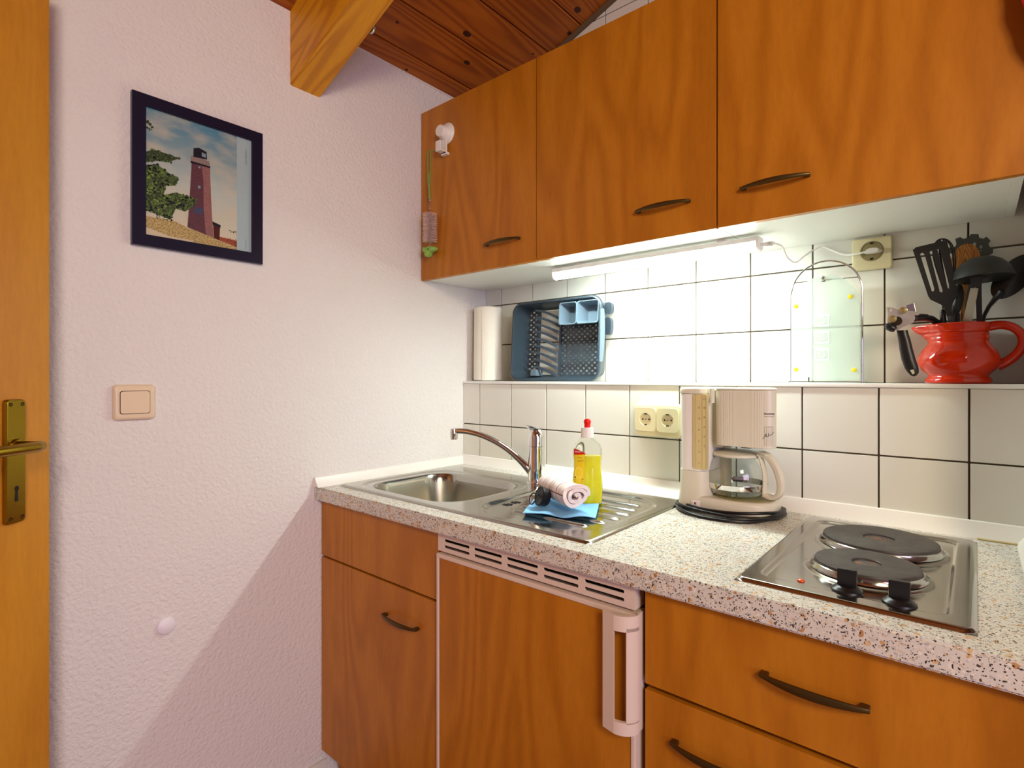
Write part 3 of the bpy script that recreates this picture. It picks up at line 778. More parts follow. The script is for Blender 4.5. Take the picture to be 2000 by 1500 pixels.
for _ in range(2):
    q_ = [cpts[0]]
    for a, b in zip(cpts[:-1], cpts[1:]): q_ += [a*0.8+b*0.2, a*0.2+b*0.8]
    cpts = q_+[cpts[-1]]
mb = MB(); mb.tube(cpts, 0.0023, 8)
cd = build('cord', mb, M_whitep, lm)
mb = MB(); mb.tube([(-.386, 1.352, 1.5300), (-.3567, 1.36, 1.5310)], [0.0048, 0.0040], 10)
for k in range(5): mb.tube([(-.373+0.003*k, 1.356, 1.5304), (-.3716+0.003*k, 1.356, 1.5305)], 0.0056, 10)
build('strain_relief', mb, M_whitep, cd)
mb = MB(); mb.rings([[(-0.2015+0.001*0+dx, 1.533-dy, 1.5165+dz) for dx, dz in superell(0.0165, 0, 0.0175-dy*0.35, 0.0055, 2.6, 24)] for dy in (-0.004, 0.004, 0.012, 0.016)]); build('plug', mb, M_whitep, lm)

# ============================================================ SOCKETS AND SWITCH
def round_insert(mb, cx, cz, y, r, mk):
    # recessed round well, opening towards -Y
    mb.lathe([(r+0.0035, y-0.0042), (r+0.001, y-0.0055), (r, y-0.005), (r-0.0006, y+0.002), (0.0001, y+0.002)], (cx, 0, cz), 32, axis='Y', m=mk, cap=False)
def socket_face(cx, cz, y, parent, r=0.0195):
    mb = MB()
    mb.prism(superell(cx, cz, r+0.0145, r+0.0155, 6, 40), lambda u, v: (u, y, v), lambda u, v: (u, y-0.0062, v), holes=[[(cx+r*math.cos(-2*PI*i/32), cz+r*math.sin(-2*PI*i/32)) for i in range(32)]], m=M_socket)
    f = build('face_plate', mb, parent=parent)
    mb = MB(); mb.lathe([(r, -0.0062), (r-0.0008, -0.0012), (0.0001, -0.0012)], (cx, y, cz), 32, axis='Y', cap=False); build('well', mb, M_socket, f)
    mb = MB()
    for dx in (-0.0095, 0, 0.0095):
        rr_ = 0.0024 if dx else 0.0016
        mb.lathe([(rr_, -0.0019), (0.0001, -0.0019)], (cx+dx, y, cz), 12, axis='Y', cap=False)
    for s in (1, -1): mb.box(cx-0.0035, cx+0.0035, y-0.0055, y-0.0014, cz+s*(r-0.0022)-0.0014, cz+s*(r-0.0022)+0.0014)
    build('contacts', mb, M_dark, f)
ds = thing('double_socket', 'cream double wall socket low on the tiles beside the coffee maker', 'socket', (-0.671, YL, CZ-0.155))
mb = MB(); mb.rings([[(u, YL-dy, v) for u, v in rrect(-0.6705, CZ-0.1190, 0.0705-ins, 0.0460-ins, 0.009, 5)] for dy, ins in ((0.0005, 0), (0.020, 0.001), (0.0245, 0.003), (0.026, 0.006))]); build('back_box', mb, M_socket, ds)
socket_face(-0.7035, CZ-0.116, YL-0.026, ds, 0.0175); socket_face(-0.6385, CZ-0.116, YL-0.026, ds, 0.0175)
us = thing('wall_socket', 'cream single wall socket under the right wall cabinet with a plug in it', 'socket', (-0.188, YU, CZ+0.262))
mb = MB(); cx, cz = -0.1885, CZ+0.3003
mb.rings([[(u, YU-dy, v) for u, v in rrect(cx, cz-0.003, 0.0405-ins, 0.0385-ins, 0.005, 5)] for dy, ins in ((0.0005, 0), (0.006, 0.0), (0.0095, 0.002), (0.0105, 0.005))]); build('frame', mb, M_socket, us)
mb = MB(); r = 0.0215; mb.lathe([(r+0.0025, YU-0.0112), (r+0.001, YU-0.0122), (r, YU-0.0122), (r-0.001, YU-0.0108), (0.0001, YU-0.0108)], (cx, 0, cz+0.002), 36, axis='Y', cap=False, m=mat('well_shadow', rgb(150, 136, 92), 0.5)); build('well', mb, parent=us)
for s in (1, -1):
    mb = MB(); mb.box(cx-0.003, cx+0.003, YU-0.0135, YU-0.011, cz+0.002+s*(r-0.003)-0.002, cz+0.002+s*(r-0.003)+0.002)
    build('contacts', mb, M_dark, us)
# light switch on left wall
sw = thing('light_switch', 'cream rocker light switch on the plaster wall right of the door', 'light switch', (WX, 0.379, CZ-0.095))
cy, cz = 0.379, CZ-0.0555
mb = MB(); mb.rings([[(WX+dx, u, v) for u, v in rrect(cy, cz, 0.0415-ins, 0.0405-ins, 0.010, 6)] for dx, ins in ((0.0002, 0), (0.006, 0.0005), (0.010, 0.0035), (0.0115, 0.008))]); build('frame', mb, M_switch, sw)
mb = MB(); mb.rings([[(WX+dx, u, v) for u, v in rrect(cy, cz, 0.0292-ins, 0.0262-ins, 0.005, 5)] for dx, ins in ((0.0116, 0), (0.0121, 0))]); build('gap', mb, M_seam, sw)
mb = MB(); mb.rings([[(WX+dx, u, v) for u, v in rrect(cy, cz, 0.0282-ins, 0.0252-ins, 0.005, 5)] for dx, ins in ((0.0116, 0), (0.0135, 0.0002), (0.0142, 0.0015))]); build('rocker', mb, M_switch, sw)
# white round blank
mb = MB(); mb.lathe([(0.0001, 0.0), (0.020, 0.0), (0.0205, 0.003), (0.0185, 0.0065), (0.012, 0.0095), (0.005, 0.0105), (0.0001, 0.0107)], (WX+0.0002, 0.444, CZ-0.588), 32, axis='X', sx=1, sy=1)
o = build('wall_bumper', mb, mat('white_bumper', rgb(236, 230, 236), 0.4)); tag(o, 'small round white door bumper low on the plaster wall', 'bumper')

# ============================================================ PICTURE
pf = thing('picture_frame', 'dark navy framed lighthouse photograph hanging on the plaster wall', 'picture', (WX, 0.52, CZ+0.304))
y0, y1, z0, z1 = 0.372, 0.667, CZ+0.3035, CZ+0.652; i0, i1, j0, j1 = 0.399, 0.6395, CZ+0.3300, CZ+0.6250
mb = MB(); mb.prism([(y0, z0), (y1, z0), (y1, z1), (y0, z1)], lambda u, v: (WX+0.001, u, v), lambda u, v: (WX+0.016, u, v), holes=[[(i0, j0), (i0, j1), (i1, j1), (i1, j0)]], bev=0.0008); build('frame', mb, M_navy, pf)
X_ = WX+0.0085
def pp(poly, lvl, m_, mbx): mbx.prism(poly, lambda u, v: (X_+0.0001*lvl, u, v), lambda u, v: (X_+0.0001*lvl+0.00006, u, v), m=m_)
mb = MB(); mb.prism([(i0-.004, j0-.004), (i1+.004, j0-.004), (i1+.004, j1+.004), (i0-.004, j1+.004)], lambda u, v: (WX+0.004, u, v), lambda u, v: (X_, u, v)); build('mount', mb, mat('mount_card', rgb(158, 178, 182), 0.45), pf)
mb = MB(); jt = j1
pp([(i0, j0), (0.603, j0), (0.603, j1), (i0, j1)], 1, sky_print(), mb)
M_hill = speck('printed_hill', rgb(140, 118, 60), rgb(196, 172, 120), 260); M_sand = mat('printed_sand', rgb(200, 186, 156), 0.5)
M_brick = speck('printed_brick', rgb(74, 40, 52), rgb(96, 54, 62), 500); M_brickl = speck('printed_brick_lit', rgb(120, 78, 80), rgb(146, 98, 92), 500)
M_pd = mat('printed_dark', rgb(18, 18, 30), 0.4); M_pw = mat('printed_window', rgb(120, 140, 160), 0.4); M_roof = mat('printed_roof', rgb(150, 74, 48), 0.4)
M_lf = [speck('printed_leaf_a', rgb(38, 58, 26), rgb(92, 118, 50), 420), speck('printed_leaf_b', rgb(22, 30, 20), rgb(54, 74, 40), 420), mat('printed_leaf_c', rgb(112, 136, 62), 0.5)]
pp([(0.399, 1.5465), (0.603, 1.5465), (0.603, 1.5533), (.5768, 1.5596), (.5474, 1.5677), (.516, 1.5766), (.4886, 1.5809), (.4562, 1.5919), (.4223, 1.5908), (0.399, 1.5901)], 2, M_hill, mb)
pp([(0.399, 1.5651), (.4476, 1.5529), (.5006, 1.5519), (.5006, 1.5466), (0.399, 1.5466)], 3, M_sand, mb)
pp([(.5604, 1.5737), (.603, 1.5716), (.603, 1.554), (.5604, 1.5644)], 3, M_roof, mb)
pp([(.5449, 1.6072), (.562, 1.6016), (.5604, 1.5644), (.5474, 1.5677)], 4, mat('printed_barn', rgb(70, 22, 18), 0.4), mb)
pp([(.543, 1.609), (.563, 1.6035), (.5632, 1.5965), (.5449, 1.600)], 5, M_pd, mb)
pp([(.4964, 1.7403), (.5379, 1.7409), (.5404, 1.6736), (.5427, 1.623), (.5468, 1.5676), (.5284, 1.5724), (.4871, 1.5823), (.4901, 1.6276), (.4931, 1.678)], 5, M_brick, mb)
pp([(.5188, 1.7399), (.5379, 1.7409), (.5404, 1.6736), (.5427, 1.623), (.5468, 1.5676), (.5284, 1.5724), (.5233, 1.6359), (.5230, 1.7043)], 6, M_brickl, mb)
pp([(.4946, 1.758), (.5129, 1.7601), (.5363, 1.7562), (.5385, 1.7405), (.516, 1.7420), (.494, 1.7406)], 7, mat('printed_gallery', rgb(134, 116, 112), 0.4), mb)
pp([(.4940, 1.7455), (.516, 1.7450), (.5387, 1.7445), (.5385, 1.7400), (.516, 1.7410), (.494, 1.7400)], 8, M_pd, mb)
pp([(.5006, 1.7782), (.5129, 1.7830), (.53, 1.7782), (.5312, 1.7594), (.5, 1.7571)], 8, M_pd, mb)
pp([(.519, 1.7740), (.528, 1.7720), (.5285, 1.7630), (.519, 1.7640)], 9, M_pw, mb)
for q in ([(.5113, 1.7378), (.5160, 1.7380), (.5160, 1.7330), (.5113, 1.7328)], [(.5104, 1.6893), (.5160, 1.6903), (.5160, 1.6836), (.5104, 1.6826)]): pp(q, 9, M_pw, mb)
pp([(.5022, 1.6354), (.5222, 1.6369), (.5215, 1.6199), (.5006, 1.6201)], 8, mat('printed_annex', rgb(60, 66, 92), 0.4), mb)
rl = random.Random(3)
def foliage(poly, n, s0, s1, ms, lv):
    ys_, zs_ = [p[0] for p in poly], [p[1] for p in poly]
    def inside(a, b):
        c = False
        for k in range(len(poly)):
            (x1_, y1_), (x2_, y2_) = poly[k], poly[k-1]
            if (y1_ > b) != (y2_ > b) and a < (x2_-x1_)*(b-y1_)/(y2_-y1_)+x1_: c = not c
        return c
    k = 0
    while k < n:
        a, b = rl.uniform(min(ys_), max(ys_)), rl.uniform(min(zs_), max(zs_))
        if not inside(a, b): continue
        s_ = rl.uniform(s0, s1); ph = rl.uniform(0, 6)
        q = [(min(max(a+s_*rl.uniform(.5, 1.2)*math.cos(ph+2*PI*i/6), i0), 0.603), b+s_*rl.uniform(.5, 1.1)*math.sin(ph+2*PI*i/6)) for i in range(6)]
        if a-s_*1.3 < i0 or a+s_*1.3 > 0.603: q = [(min(max(a+s_*.6*math.cos(ph+2*PI*i/6), i0+0.00001*i), 0.603-0.00001*i), b+s_*.6*math.sin(ph+2*PI*i/6)) for i in range(6)]
        try: pp(q, lv+0.4*(k % 7), ms[rl.randrange(len(ms))], mb)
        except Exception: pass
        k += 1
tree = [(.3995, 1.706), (.4223, 1.7163), (.4476, 1.7014), (.4678, 1.6974), (.462, 1.6762), (.4419, 1.6708), (.4362, 1.6468), (.462, 1.6599), (.4886, 1.657), (.5098, 1.6557), (.5006, 1.6367), (.4826, 1.6192), (.462, 1.6209), (.4505, 1.5923), (.4223, 1.5987), (.3995, 1.6027)]
branch = [(.3995, 1.7389), (.414, 1.7486), (.4419, 1.748), (.4722, 1.7445), (.4505, 1.7264), (.4223, 1.7227), (.3995, 1.7123)]
pp(tree, 8, M_lf[0], mb); pp([(a*0.9+0.0415, b*.9+0.1735) for a, b in branch], 8, M_lf[1], mb)
foliage(tree, 520, .0016, .0042, [M_lf[0], M_lf[1], M_lf[1], M_pd, M_lf[2]], 9)
foliage(branch, 150, .0014, .003, [M_lf[1], M_lf[1], M_lf[0]], 9)
foliage([(.3995, 1.8094), (.4113, 1.8109), (.4162, 1.7969), (.4085, 1.7894), (.3995, 1.7906)], 22, .0014, .0028, [M_lf[1]], 9)
foliage([(.5817, 1.5954), (.6025, 1.5963), (.6025, 1.5857), (.5901, 1.5884)], 14, .001, .002, [M_lf[1]], 9)
foliage([(.5701, 1.5724), (.6025, 1.5751), (.6025, 1.5542), (.5868, 1.5632)], 30, .001, .0022, [M_lf[1], M_roof], 9)
foliage([(.412, 1.598), (.455, 1.603), (.455, 1.590), (.42, 1.588)], 30, .0012, .0024, [M_lf[1], M_pd], 9)
build('photograph', mb, parent=pf)
M_faint = mat('faint_print', rgb(112, 128, 132), 0.5)
text_mesh('caption', 'DARSSER ORT', 0.0062, lambda u, v: (X_+0.0006, 0.6255+v, CZ+0.578-u), M_faint, pf)
text_mesh('caption', 'WESTSTRAND', 0.0034, lambda u, v: (X_+0.0006, 0.6255+v, CZ+0.352-u), M_faint, pf)

# ============================================================ LEDGE: paper towel, rack, glass board, jug
pt = thing('paper_towel_roll', 'white kitchen paper roll standing on the ledge in the corner', 'paper towel', (-1.392, 1.485, ZL))
mb = MB(); R = []
for z in [0.003, 0.004, 0.008, 0.06, 0.13, 0.20, 0.265, 0.272, 0.2745]:
    ins = 0.002 if z in (0.003, 0.2745) else 0
    R.append([(-1.392+(0.0525-ins+0.0012*math.sin(a*2+z*9)+0.0006*math.sin(a*7))*math.cos(a), 1.488+(0.0525-ins+0.0012*math.sin(a*2+z*9))*math.sin(a), ZL+z) for a in [2*PI*i/56 for i in range(56)]])
mb.rings(R, cap1=False)
hl = [[(-1.392+r*math.cos(2*PI*i/56), 1.488+r*math.sin(2*PI*i/56), ZL+z) for i in range(56)] for r, z in ((0.0505, 0.2745), (0.021, 0.2735), (0.020, 0.24))]
mb.rings(hl, cap0=False); build('paper', mb, M_paper, pt)
mb = MB(); a0 = -0.75
mb.rings([[(-1.392+(0.0540+0.004*s*k)*math.cos(a0-0.5+0.9*s), 1.488+(0.0540+0.004*s*k)*math.sin(a0-0.5+0.9*s), ZL+z) for z, k in ((0.003, 1), (0.09, .7), (0.18, 0.9), (0.272, 0.5))] for s in [i/10 for i in range(11)]], cap0=False, cap1=False, close=False)
thicken(mb.bm, 0.0006)
build('loose_sheet', mb, M_paper, pt)
mb = MB(); mb.box(-1.452, -1.27, 1.434, 1.455, ZL+0.0001, ZL+0.0014, bev=0.0004, m=M_iron); o = build('foil_strip', mb); tag(o, 'crumpled strip of foil lying under the paper towel roll', 'foil')

# --- dish rack standing on its long side
rk = thing('dish_rack', 'slate blue plastic dish rack standing on edge against the tiles', 'dish rack', (-1.05, 1.49, ZL))
RW, RH, RD = 0.182, 0.137, 0.072
RC = Vector((-1.067, 1.447, ZL+RH+0.001)); tilt = math.radians(7)
def rk_map(u, v, w):     # u right, v up (0 centre), w depth to the wall
    y = w*math.cos(tilt)+(v+RH)*math.sin(tilt)*0.55; z = v*math.cos(tilt*0.6)-w*math.sin(tilt)*0.2
    rot = math.radians(-1.2)
    return (RC.x+u*math.cos(rot)-0, RC.y+y*0.93, RC.z+z+0.010*(0)+u*math.sin(rot)*0)
def rring(hx, hy, r, w): return [rk_map(u, v, w) for u, v in rrect(0, 0, hx, hy, r, 7)]
mb = MB()
mb.rings([rring(RW-0.006, RH-0.006, 0.032, 0.006), rring(RW, RH, 0.036, 0.008), rring(RW+0.0005, RH+0.000, 0.036, 0.002), rring(RW-0.002, RH-0.002, 0.035, -0.001), rring(RW-0.007, RH-0.007, 0.032, -0.001), rring(RW-0.009, RH-0.009, 0.031, 0.004), rring(RW-0.014, RH-0.012, 0.028, RD*0.5), rring(RW-0.024, RH-0.019, 0.022, RD-0.002), rring(RW-0.030, RH-0.024, 0.018, RD), rring(RW-0.028, RH-0.022, 0.020, RD+0.003), rring(RW-0.020, RH-0.015, 0.024, RD-0.001), rring(RW-0.010, RH-0.009, 0.030, RD*0.5)], loop=True)
build('tray_rim', mb, M_rack, rk, ang=50)
# perforated floor
def cellmesh(mbx, u0, u1, v0, v1, nu, nv, rx, ry, w, fn=None, wave=0.0):
    t = bmesh.new(); du, dv = (u1-u0)/nu, (v1-v0)/nv
    for i in range(nu):
        for j in range(nv):
            cu, cv = u0+du*(i+0.5), v0+dv*(j+0.5)
            if fn and not fn(cu, cv): continue
            if (i+j) % 2 == 0:
                sq = []; ci = []
                for k in range(16):
                    a = 2*PI*k/16; c, s = math.cos(a), math.sin(a); mx = max(abs(c), abs(s))
                    sq.append((cu+du/2*c/mx, cv+dv/2*s/mx)); ci.append((cu+rx*c, cv+ry*s))
                def W(v): return w+wave*math.sin(v*110)
                A = [t.verts.new(rk_map(p[0], p[1], W(p[1]))) for p in sq]; B = [t.verts.new(rk_map(p[0], p[1], W(p[1]))) for p in ci]
                for k in range(16): t.faces.new((A[k], A[(k+1) % 16], B[(k+1) % 16], B[k]))
            else:
                def W(v): return w+wave*math.sin(v*110)
                t.faces.new([t.verts.new(rk_map(p, q, W(q))) for p, q in ((cu-du/2, cv-dv/2), (cu+du/2, cv-dv/2), (cu+du/2, cv+dv/2), (cu-du/2, cv+dv/2))])
    bmesh.ops.remove_doubles(t, verts=t.verts, dist=0.0002)
    bmesh.ops.recalc_face_normals(t, faces=t.faces)
    thicken(t, 0.0010)
    mbx._merge(t, None)
fu0, fu1, fv0, fv1 = -RW+0.029, RW-0.029, -RH+0.023, RH-0.023
mb = MB(); us0, us1 = fu0+0.046, fu0+0.140
cellmesh(mb, fu0, us0, fv0, fv1, 4, 26, 0.0050, 0.0036, RD-0.001)
cellmesh(mb, us1, fu1, fv0, fv1, 15, 26, 0.0048, 0.0035, RD-0.001, wave=0.003)
build('perforated_base', mb, M_rack, rk, ang=40)
# plate ribs
mb = MB()
for k in range(9):
    v = fv0-0.008+(fv1-fv0-0.020)*k/8.4; R = []
    for i in range(13):
        s = i/12; u = us0+(us1-us0)*s; w = RD-0.002-0.036*(1-s)**0.6*sm(0, .12, s+0.10); vv = v+0.036*(1-s**1.6)
        hw = 0.0030+0.0030*s
        R.append([rk_map(u, vv-hw, w), rk_map(u, vv+hw, w), rk_map(u, vv+hw, w+0.006), rk_map(u, vv-hw, w+0.006)])
    mb.rings(R)
for u in (us0, us1): 
    mb.rings([[rk_map(u-0.003, v, RD-0.010), rk_map(u+0.003, v, RD-0.010), rk_map(u+0.003, v, RD+0.002), rk_map(u-0.003, v, RD+0.002)] for v in (fv0, 0, fv1)])
build('plate_ribs', mb, M_rack, rk)
mb = MB(); mb.rings([[rk_map(u, v, w) for u, v in ((us0-0.004, fv0-0.004), (us0+0.018, fv0-0.004), (us0+0.018, fv0+0.018), (us0-0.004, fv0+0.018))] for w in (0.03, RD)]); build('corner_block', mb, M_rackl, rk)
# cutlery holder
mb = MB(); cu0, cu1, cu2 = 0.018, 0.088, RW-0.012; cv0, cv1 = RH-0.088, RH-0.014
for a, b in ((cu0, cu1), (cu1, cu2)):
    o_ = [(a, cv0), (b, cv0), (b, cv1), (a, cv1)]
    g_ = 0.0022
    def W4(g, w, ins=0): return [rk_map(u, v, w) for u, v in rrect((a+b)/2, (cv0+cv1)/2, (b-a)/2-g-ins, (cv1-cv0)/2-g-ins, 0.008, 4)]
    mb.rings([W4(0, 0.004), W4(0.003, 0.004), W4(0.004, 0.03, 0.002), W4(0.004, 0.062, 0.006)], cap0=False, cap1=True)
    mb.rings([W4(0, 0.004), W4(0, 0.035, 0.001), W4(0, 0.064, 0.005)], cap0=False, cap1=True)
build('cutlery_holder', mb, M_rackl, rk, ang=40)
# side grip
mb = MB(); R = []
for s in [i/14 for i in range(15)]:
    v = -0.075+0.165*s; hw = 0.010*math.sin(PI*s)**0.6+0.0008; R.append([rk_map(RW-0.004, v, 0.000), rk_map(RW+0.002, v, -0.003), rk_map(RW+0.0055, v, 0.004), rk_map(RW+0.0055, v, 0.008+hw), rk_map(RW-0.001, v, 0.010+hw)])
mb.rings(R)
build('side_grip', mb, M_rackl, rk, label='paler oval grip on the side of the rack')
for v in (0.098, 0.040):
    mb = MB(); mb.rings([[rk_map(RW-0.010+dx, v+dv, w) for dx, dv in superell(0.006, 0, 0.013, 0.019 if v > 0.05 else 0.028, 3, 20)] for w in (RD-0.022, RD-0.004)])
    build('foot', mb, M_rack, rk)

# --- glass board in its wire stand
gs = thing('glass_board_stand', 'chrome wire arch stand on the ledge holding the glass board', 'stand', (-0.277, 1.50, ZL))
def arch(y, xl, xr, top, zs, n=24):
    cx_ = (xl+xr)/2; a = (xr-xl)/2
    return [(xl, y, ZL+0.002)]+[(xl, y, ZL+0.10)]+[(cx_-a*math.cos(PI*i/n), y, zs+(top-zs)*math.sin(PI*i/n)) for i in range(n+1)]+[(xr, y, ZL+0.10), (xr, y, ZL+0.002)]
mb = MB(); mb.tube(arch(1.490, -0.352, -0.201, CZ+0.283, CZ+0.205), 0.0022, 8); build('arch', mb, M_iron, gs)
mb = MB(); mb.tube([(-0.346, 1.490, CZ+0.238), (-0.207, 1.490, CZ+0.236)], 0.0014, 8); build('crossbar', mb, M_iron, gs)
mb = MB(); mb.lathe([(0.0001, -0.012), (0.0035, -0.011), (0.0048, -0.006), (0.0030, -0.002), (0.0030, 0.012), (0.0001, 0.012)], (-0.2785, 1.482, CZ+0.241), 16, axis='Y'); mb.box(-0.2835, -0.2735, 1.478, 1.492, CZ+0.2315, CZ+0.235, bev=0.001); build('knob', mb, M_chrome, gs)
mb = MB()
for x in (-0.352, -0.201): mb.tube([(x, 1.49, ZL+0.0022), (x, 1.545, ZL+0.0022)], 0.0020, 8)
mb.tube([(-0.352, 1.472, ZL+0.0022), (-0.201, 1.472, ZL+0.0022)], 0.002, 8); mb.tube([(-0.309, 1.472, ZL+0.0022), (-0.309, 1.472, ZL+0.014)], 0.002, 8)
mb.tube([(-0.352, 1.472, ZL+0.0022), (-0.352, 1.49, ZL+0.0022)], 0.002, 8); mb.tube([(-0.201, 1.472, ZL+0.0022), (-0.201, 1.49, ZL+0.0022)], 0.002, 8)
build('base_wire', mb, M_iron, gs)
gb = thing('glass_chopping_board', 'pale green glass chopping board with yellow feet standing in the wire stand', 'chopping board', (-0.277, 1.482, ZL+0.008))
gx0_, gx1_ = -0.3495, -0.2035; zb_ = ZL+0.0052; zs_ = CZ+0.165; top_ = CZ+0.2475
poly = [(gx0_, zb_), (gx1_, zb_)]+[((gx0_+gx1_)/2+(gx1_-gx0_)/2*math.cos(PI*i/30), zs_+(top_-zs_)*math.sin(PI*i/30)) for i in range(31)]
mb = MB(); mb.prism(poly, lambda u, v: (u, 1.4845, v), lambda u, v: (u, 1.4795, v), bev=0.0010); build('pane', mb, M_glassg, gb)
for (u, v) in ((-.338, CZ+.177), (-.2225, CZ+.190), (-.338, CZ+.0205), (-.2155, CZ+.0185)):
    mb = MB(); mb.lathe([(0.0001, 1.4786), (0.0050, 1.4786), (0.0052, 1.4776), (0.0035, 1.4760), (0.0001, 1.4756)], (u, 0, v), 18, axis='Y'); build('rubber_foot', mb, M_yellow, gb, label='yellow rubber foot')
for k, zc in enumerate((CZ+0.1385, CZ+0.0975, CZ+0.0565)):
    mb = MB(); cx_ = -0.2830; s = 0.0165
    mb.prism([(cx_-s, zc-s*.9), (cx_+s, zc-s*.9), (cx_+s, zc+s*.9), (cx_-s, zc+s*.9)], lambda u, v: (u, 1.4793, v), lambda u, v: (u, 1.4788, v), holes=[list(reversed(rrect(cx_+0.001, zc-0.0005, s*0.80, s*0.66, 0.001, 2)))])
    fr_ = [(0.0075, 0.0065), (0.0085, 0.0055), (0.0055, 0.0075)][k]
    for rr_ in (1.0, 0.55):
        mb.tube([(cx_+0.002+fr_[0]*rr_*math.cos(2*PI*i/20), 1.4789, zc-0.001+fr_[1]*rr_*math.sin(2*PI*i/20)) for i in range(20)], 0.0006, 5, closed=True)
    mb.tube([(cx_+0.002, 1.4789, zc+fr_[1]), (cx_+0.005, 1.4789, zc+fr_[1]+0.004)], 0.0006, 5)
    build('etched_motif', mb, M_etch, gb)

# --- red jug
jx, jy = -0.0288, 1.4845
jg = thing('utensil_jug', 'glossy red ceramic jug holding kitchen utensils on the ledge', 'jug', (jx, jy, ZL))
SY = 0.98
JK = 0.776
jp = [(0.066, 0.0), (0.0715, 0.002), (0.0725, 0.006), (0.070, 0.011), (0.0655, 0.0145), (0.0650, 0.018), (0.070, 0.022), (0.080, 0.030), (0.0875, 0.040), (0.0893, 0.048), (0.0870, 0.058), (0.080, 0.070), (0.0715, 0.079), (0.0660, 0.086), (0.0645, 0.091), (0.0668, 0.093), (0.0668, 0.0965), (0.0640, 0.099), (0.0665, 0.1015), (0.0660, 0.105), (0.0635, 0.107), (0.0665, 0.1095), (0.0680, 0.115), (0.0680, 0.123), (0.0665, 0.1265), (0.0635, 0.127)]
ji = [(0.0610, 0.125), (0.0600, 0.115), (0.0590, 0.092), (0.066, 0.079), (0.076, 0.068), (0.082, 0.050), (0.078, 0.036), (0.064, 0.022), (0.040, 0.012), (0.0001, 0.010)]
def jr(r, z, a):
    # spout: pulled out on the -X side near the rim
    sp = math.exp(-((a-PI)/0.27)**2)*sm(0.088, 0.127, z)
    e = 0.027*sp; zz = z-0.003*sp; r = r*JK
    return (jx+(r+e)*math.cos(a)*1.0, jy+(r+e*0.6)*math.sin(a)*SY, ZL+zz)
mb = MB(); mb.rings([[jr(r, z, 2*PI*i/64) for i in range(64)] for r, z in [(0.0001, 0.0008)]+jp+ji]); build('body', mb, M_red, jg, ang=80)
mb = MB()
hp = bz(Vector((jx+0.045, jy, ZL+0.1165)), Vector((jx+0.098, jy-0.002, ZL+0.136)), Vector((jx+0.130, jy-0.004, ZL+0.072)), Vector((jx+0.062, jy, ZL+0.036)), 20)
mb.tube(hp, [0.0098-0.0015*math.sin(PI*i/20) for i in range(21)], 14, flat=1.0, up=(0, 1, 0.01)); build('handle', mb, M_red, jg, ang=80)

# --- utensils
def flat(name, poly, y, m_, parent, th=0.0022, holes=None, lean=0.0, z0=1.33, bev=0.0005, tag_=None):
    mb = MB(); mb.prism(poly, lambda u, v: (u, y+lean*(v-z0), v), lambda u, v: (u, y-th+lean*(v-z0), v), holes=[list(reversed(h)) for h in (holes or [])], bev=bev, m=m_)
    return build(name, mb, parent=parent)
def ps(poly, k): return [(x*k, CZ+(z-CZ)*k) for x, z in poly]
# slotted spatula
sp_ = thing('slotted_spatula', 'black slotted spatula leaning left in the red jug', 'spatula', (-0.037, 1.455, ZL+0.012))
spat = [(-.1031, 1.4921), (-.0973, 1.4973), (-.0492, 1.5039), (-.0452, 1.5019), (-.028, 1.3942), (-.0293, 1.3855), (-.0366, 1.3709), (-.0380, 1.3582), (-.0323, 1.3374), (-.0440, 1.3381), (-.0502, 1.3618), (-.0553, 1.370), (-.0726, 1.3819), (-.0768, 1.3901)]
s1 = [(-.0904, 1.4809), (-.0872, 1.4844), (-.083, 1.4798), (-.0665, 1.4047), (-.0675, 1.3993), (-.0706, 1.3996)]
s2 = [(-.0743, 1.4838), (-.0706, 1.4858), (-.0522, 1.4006), (-.0539, 1.3956), (-.0573, 1.3973)]
s3 = [(-.0614, 1.487), (-.0579, 1.4885), (-.0422, 1.4098), (-.0422, 1.4021), (-.0446, 1.4049)]
ysp = 1.451
flat('blade', spat, ysp, M_blackm, sp_, holes=[s1, s2, s3])
mb = MB(); mb.tube([(-0.0390, ysp, 1.345), (-0.034, ysp+0.004, 1.30), (-0.026, ysp+0.01, 1.225)], [0.0075, 0.0070, 0.006], 12, flat=0.8); build('handle', mb, M_blackm, sp_)
# whisk
wk = thing('whisk', 'black wire whisk showing behind the slotted spatula in the jug', 'whisk', (-0.02, 1.50, ZL+0.012))
mb = MB()
base = Vector((-0.040, 1.486, 1.375)); topc = Vector((-0.056, 1.493, 1.517))
for a in (0, 0.6, 1.2, 1.9, 2.5):
    dx, dy = 0.028*math.cos(a), 0.018*math.sin(a); P = []
    for i in range(25):
        t_ = i/24; ang_ = -PI/2+2*PI*t_; s_ = math.sin(PI*t_)
        x = math.cos(PI*t_)*1.0; hgt = math.sin(PI*t_)**0.7
        P.append(base+(topc-base)*hgt+Vector((dx, dy, 0))*(-x)*(0.25+0.95*hgt**1.5 if True else 1)*(1.0))
    mb.tube(P, 0.0013, 6)
build('wires', mb, M_black, wk)
mb = MB(); mb.tube([base+Vector((0, 0, 0.004)), (-0.036, 1.483, 1.33), (-0.024, 1.475, 1.23)], [0.0068, 0.0085, 0.007], 12); build('handle', mb, M_black, wk)
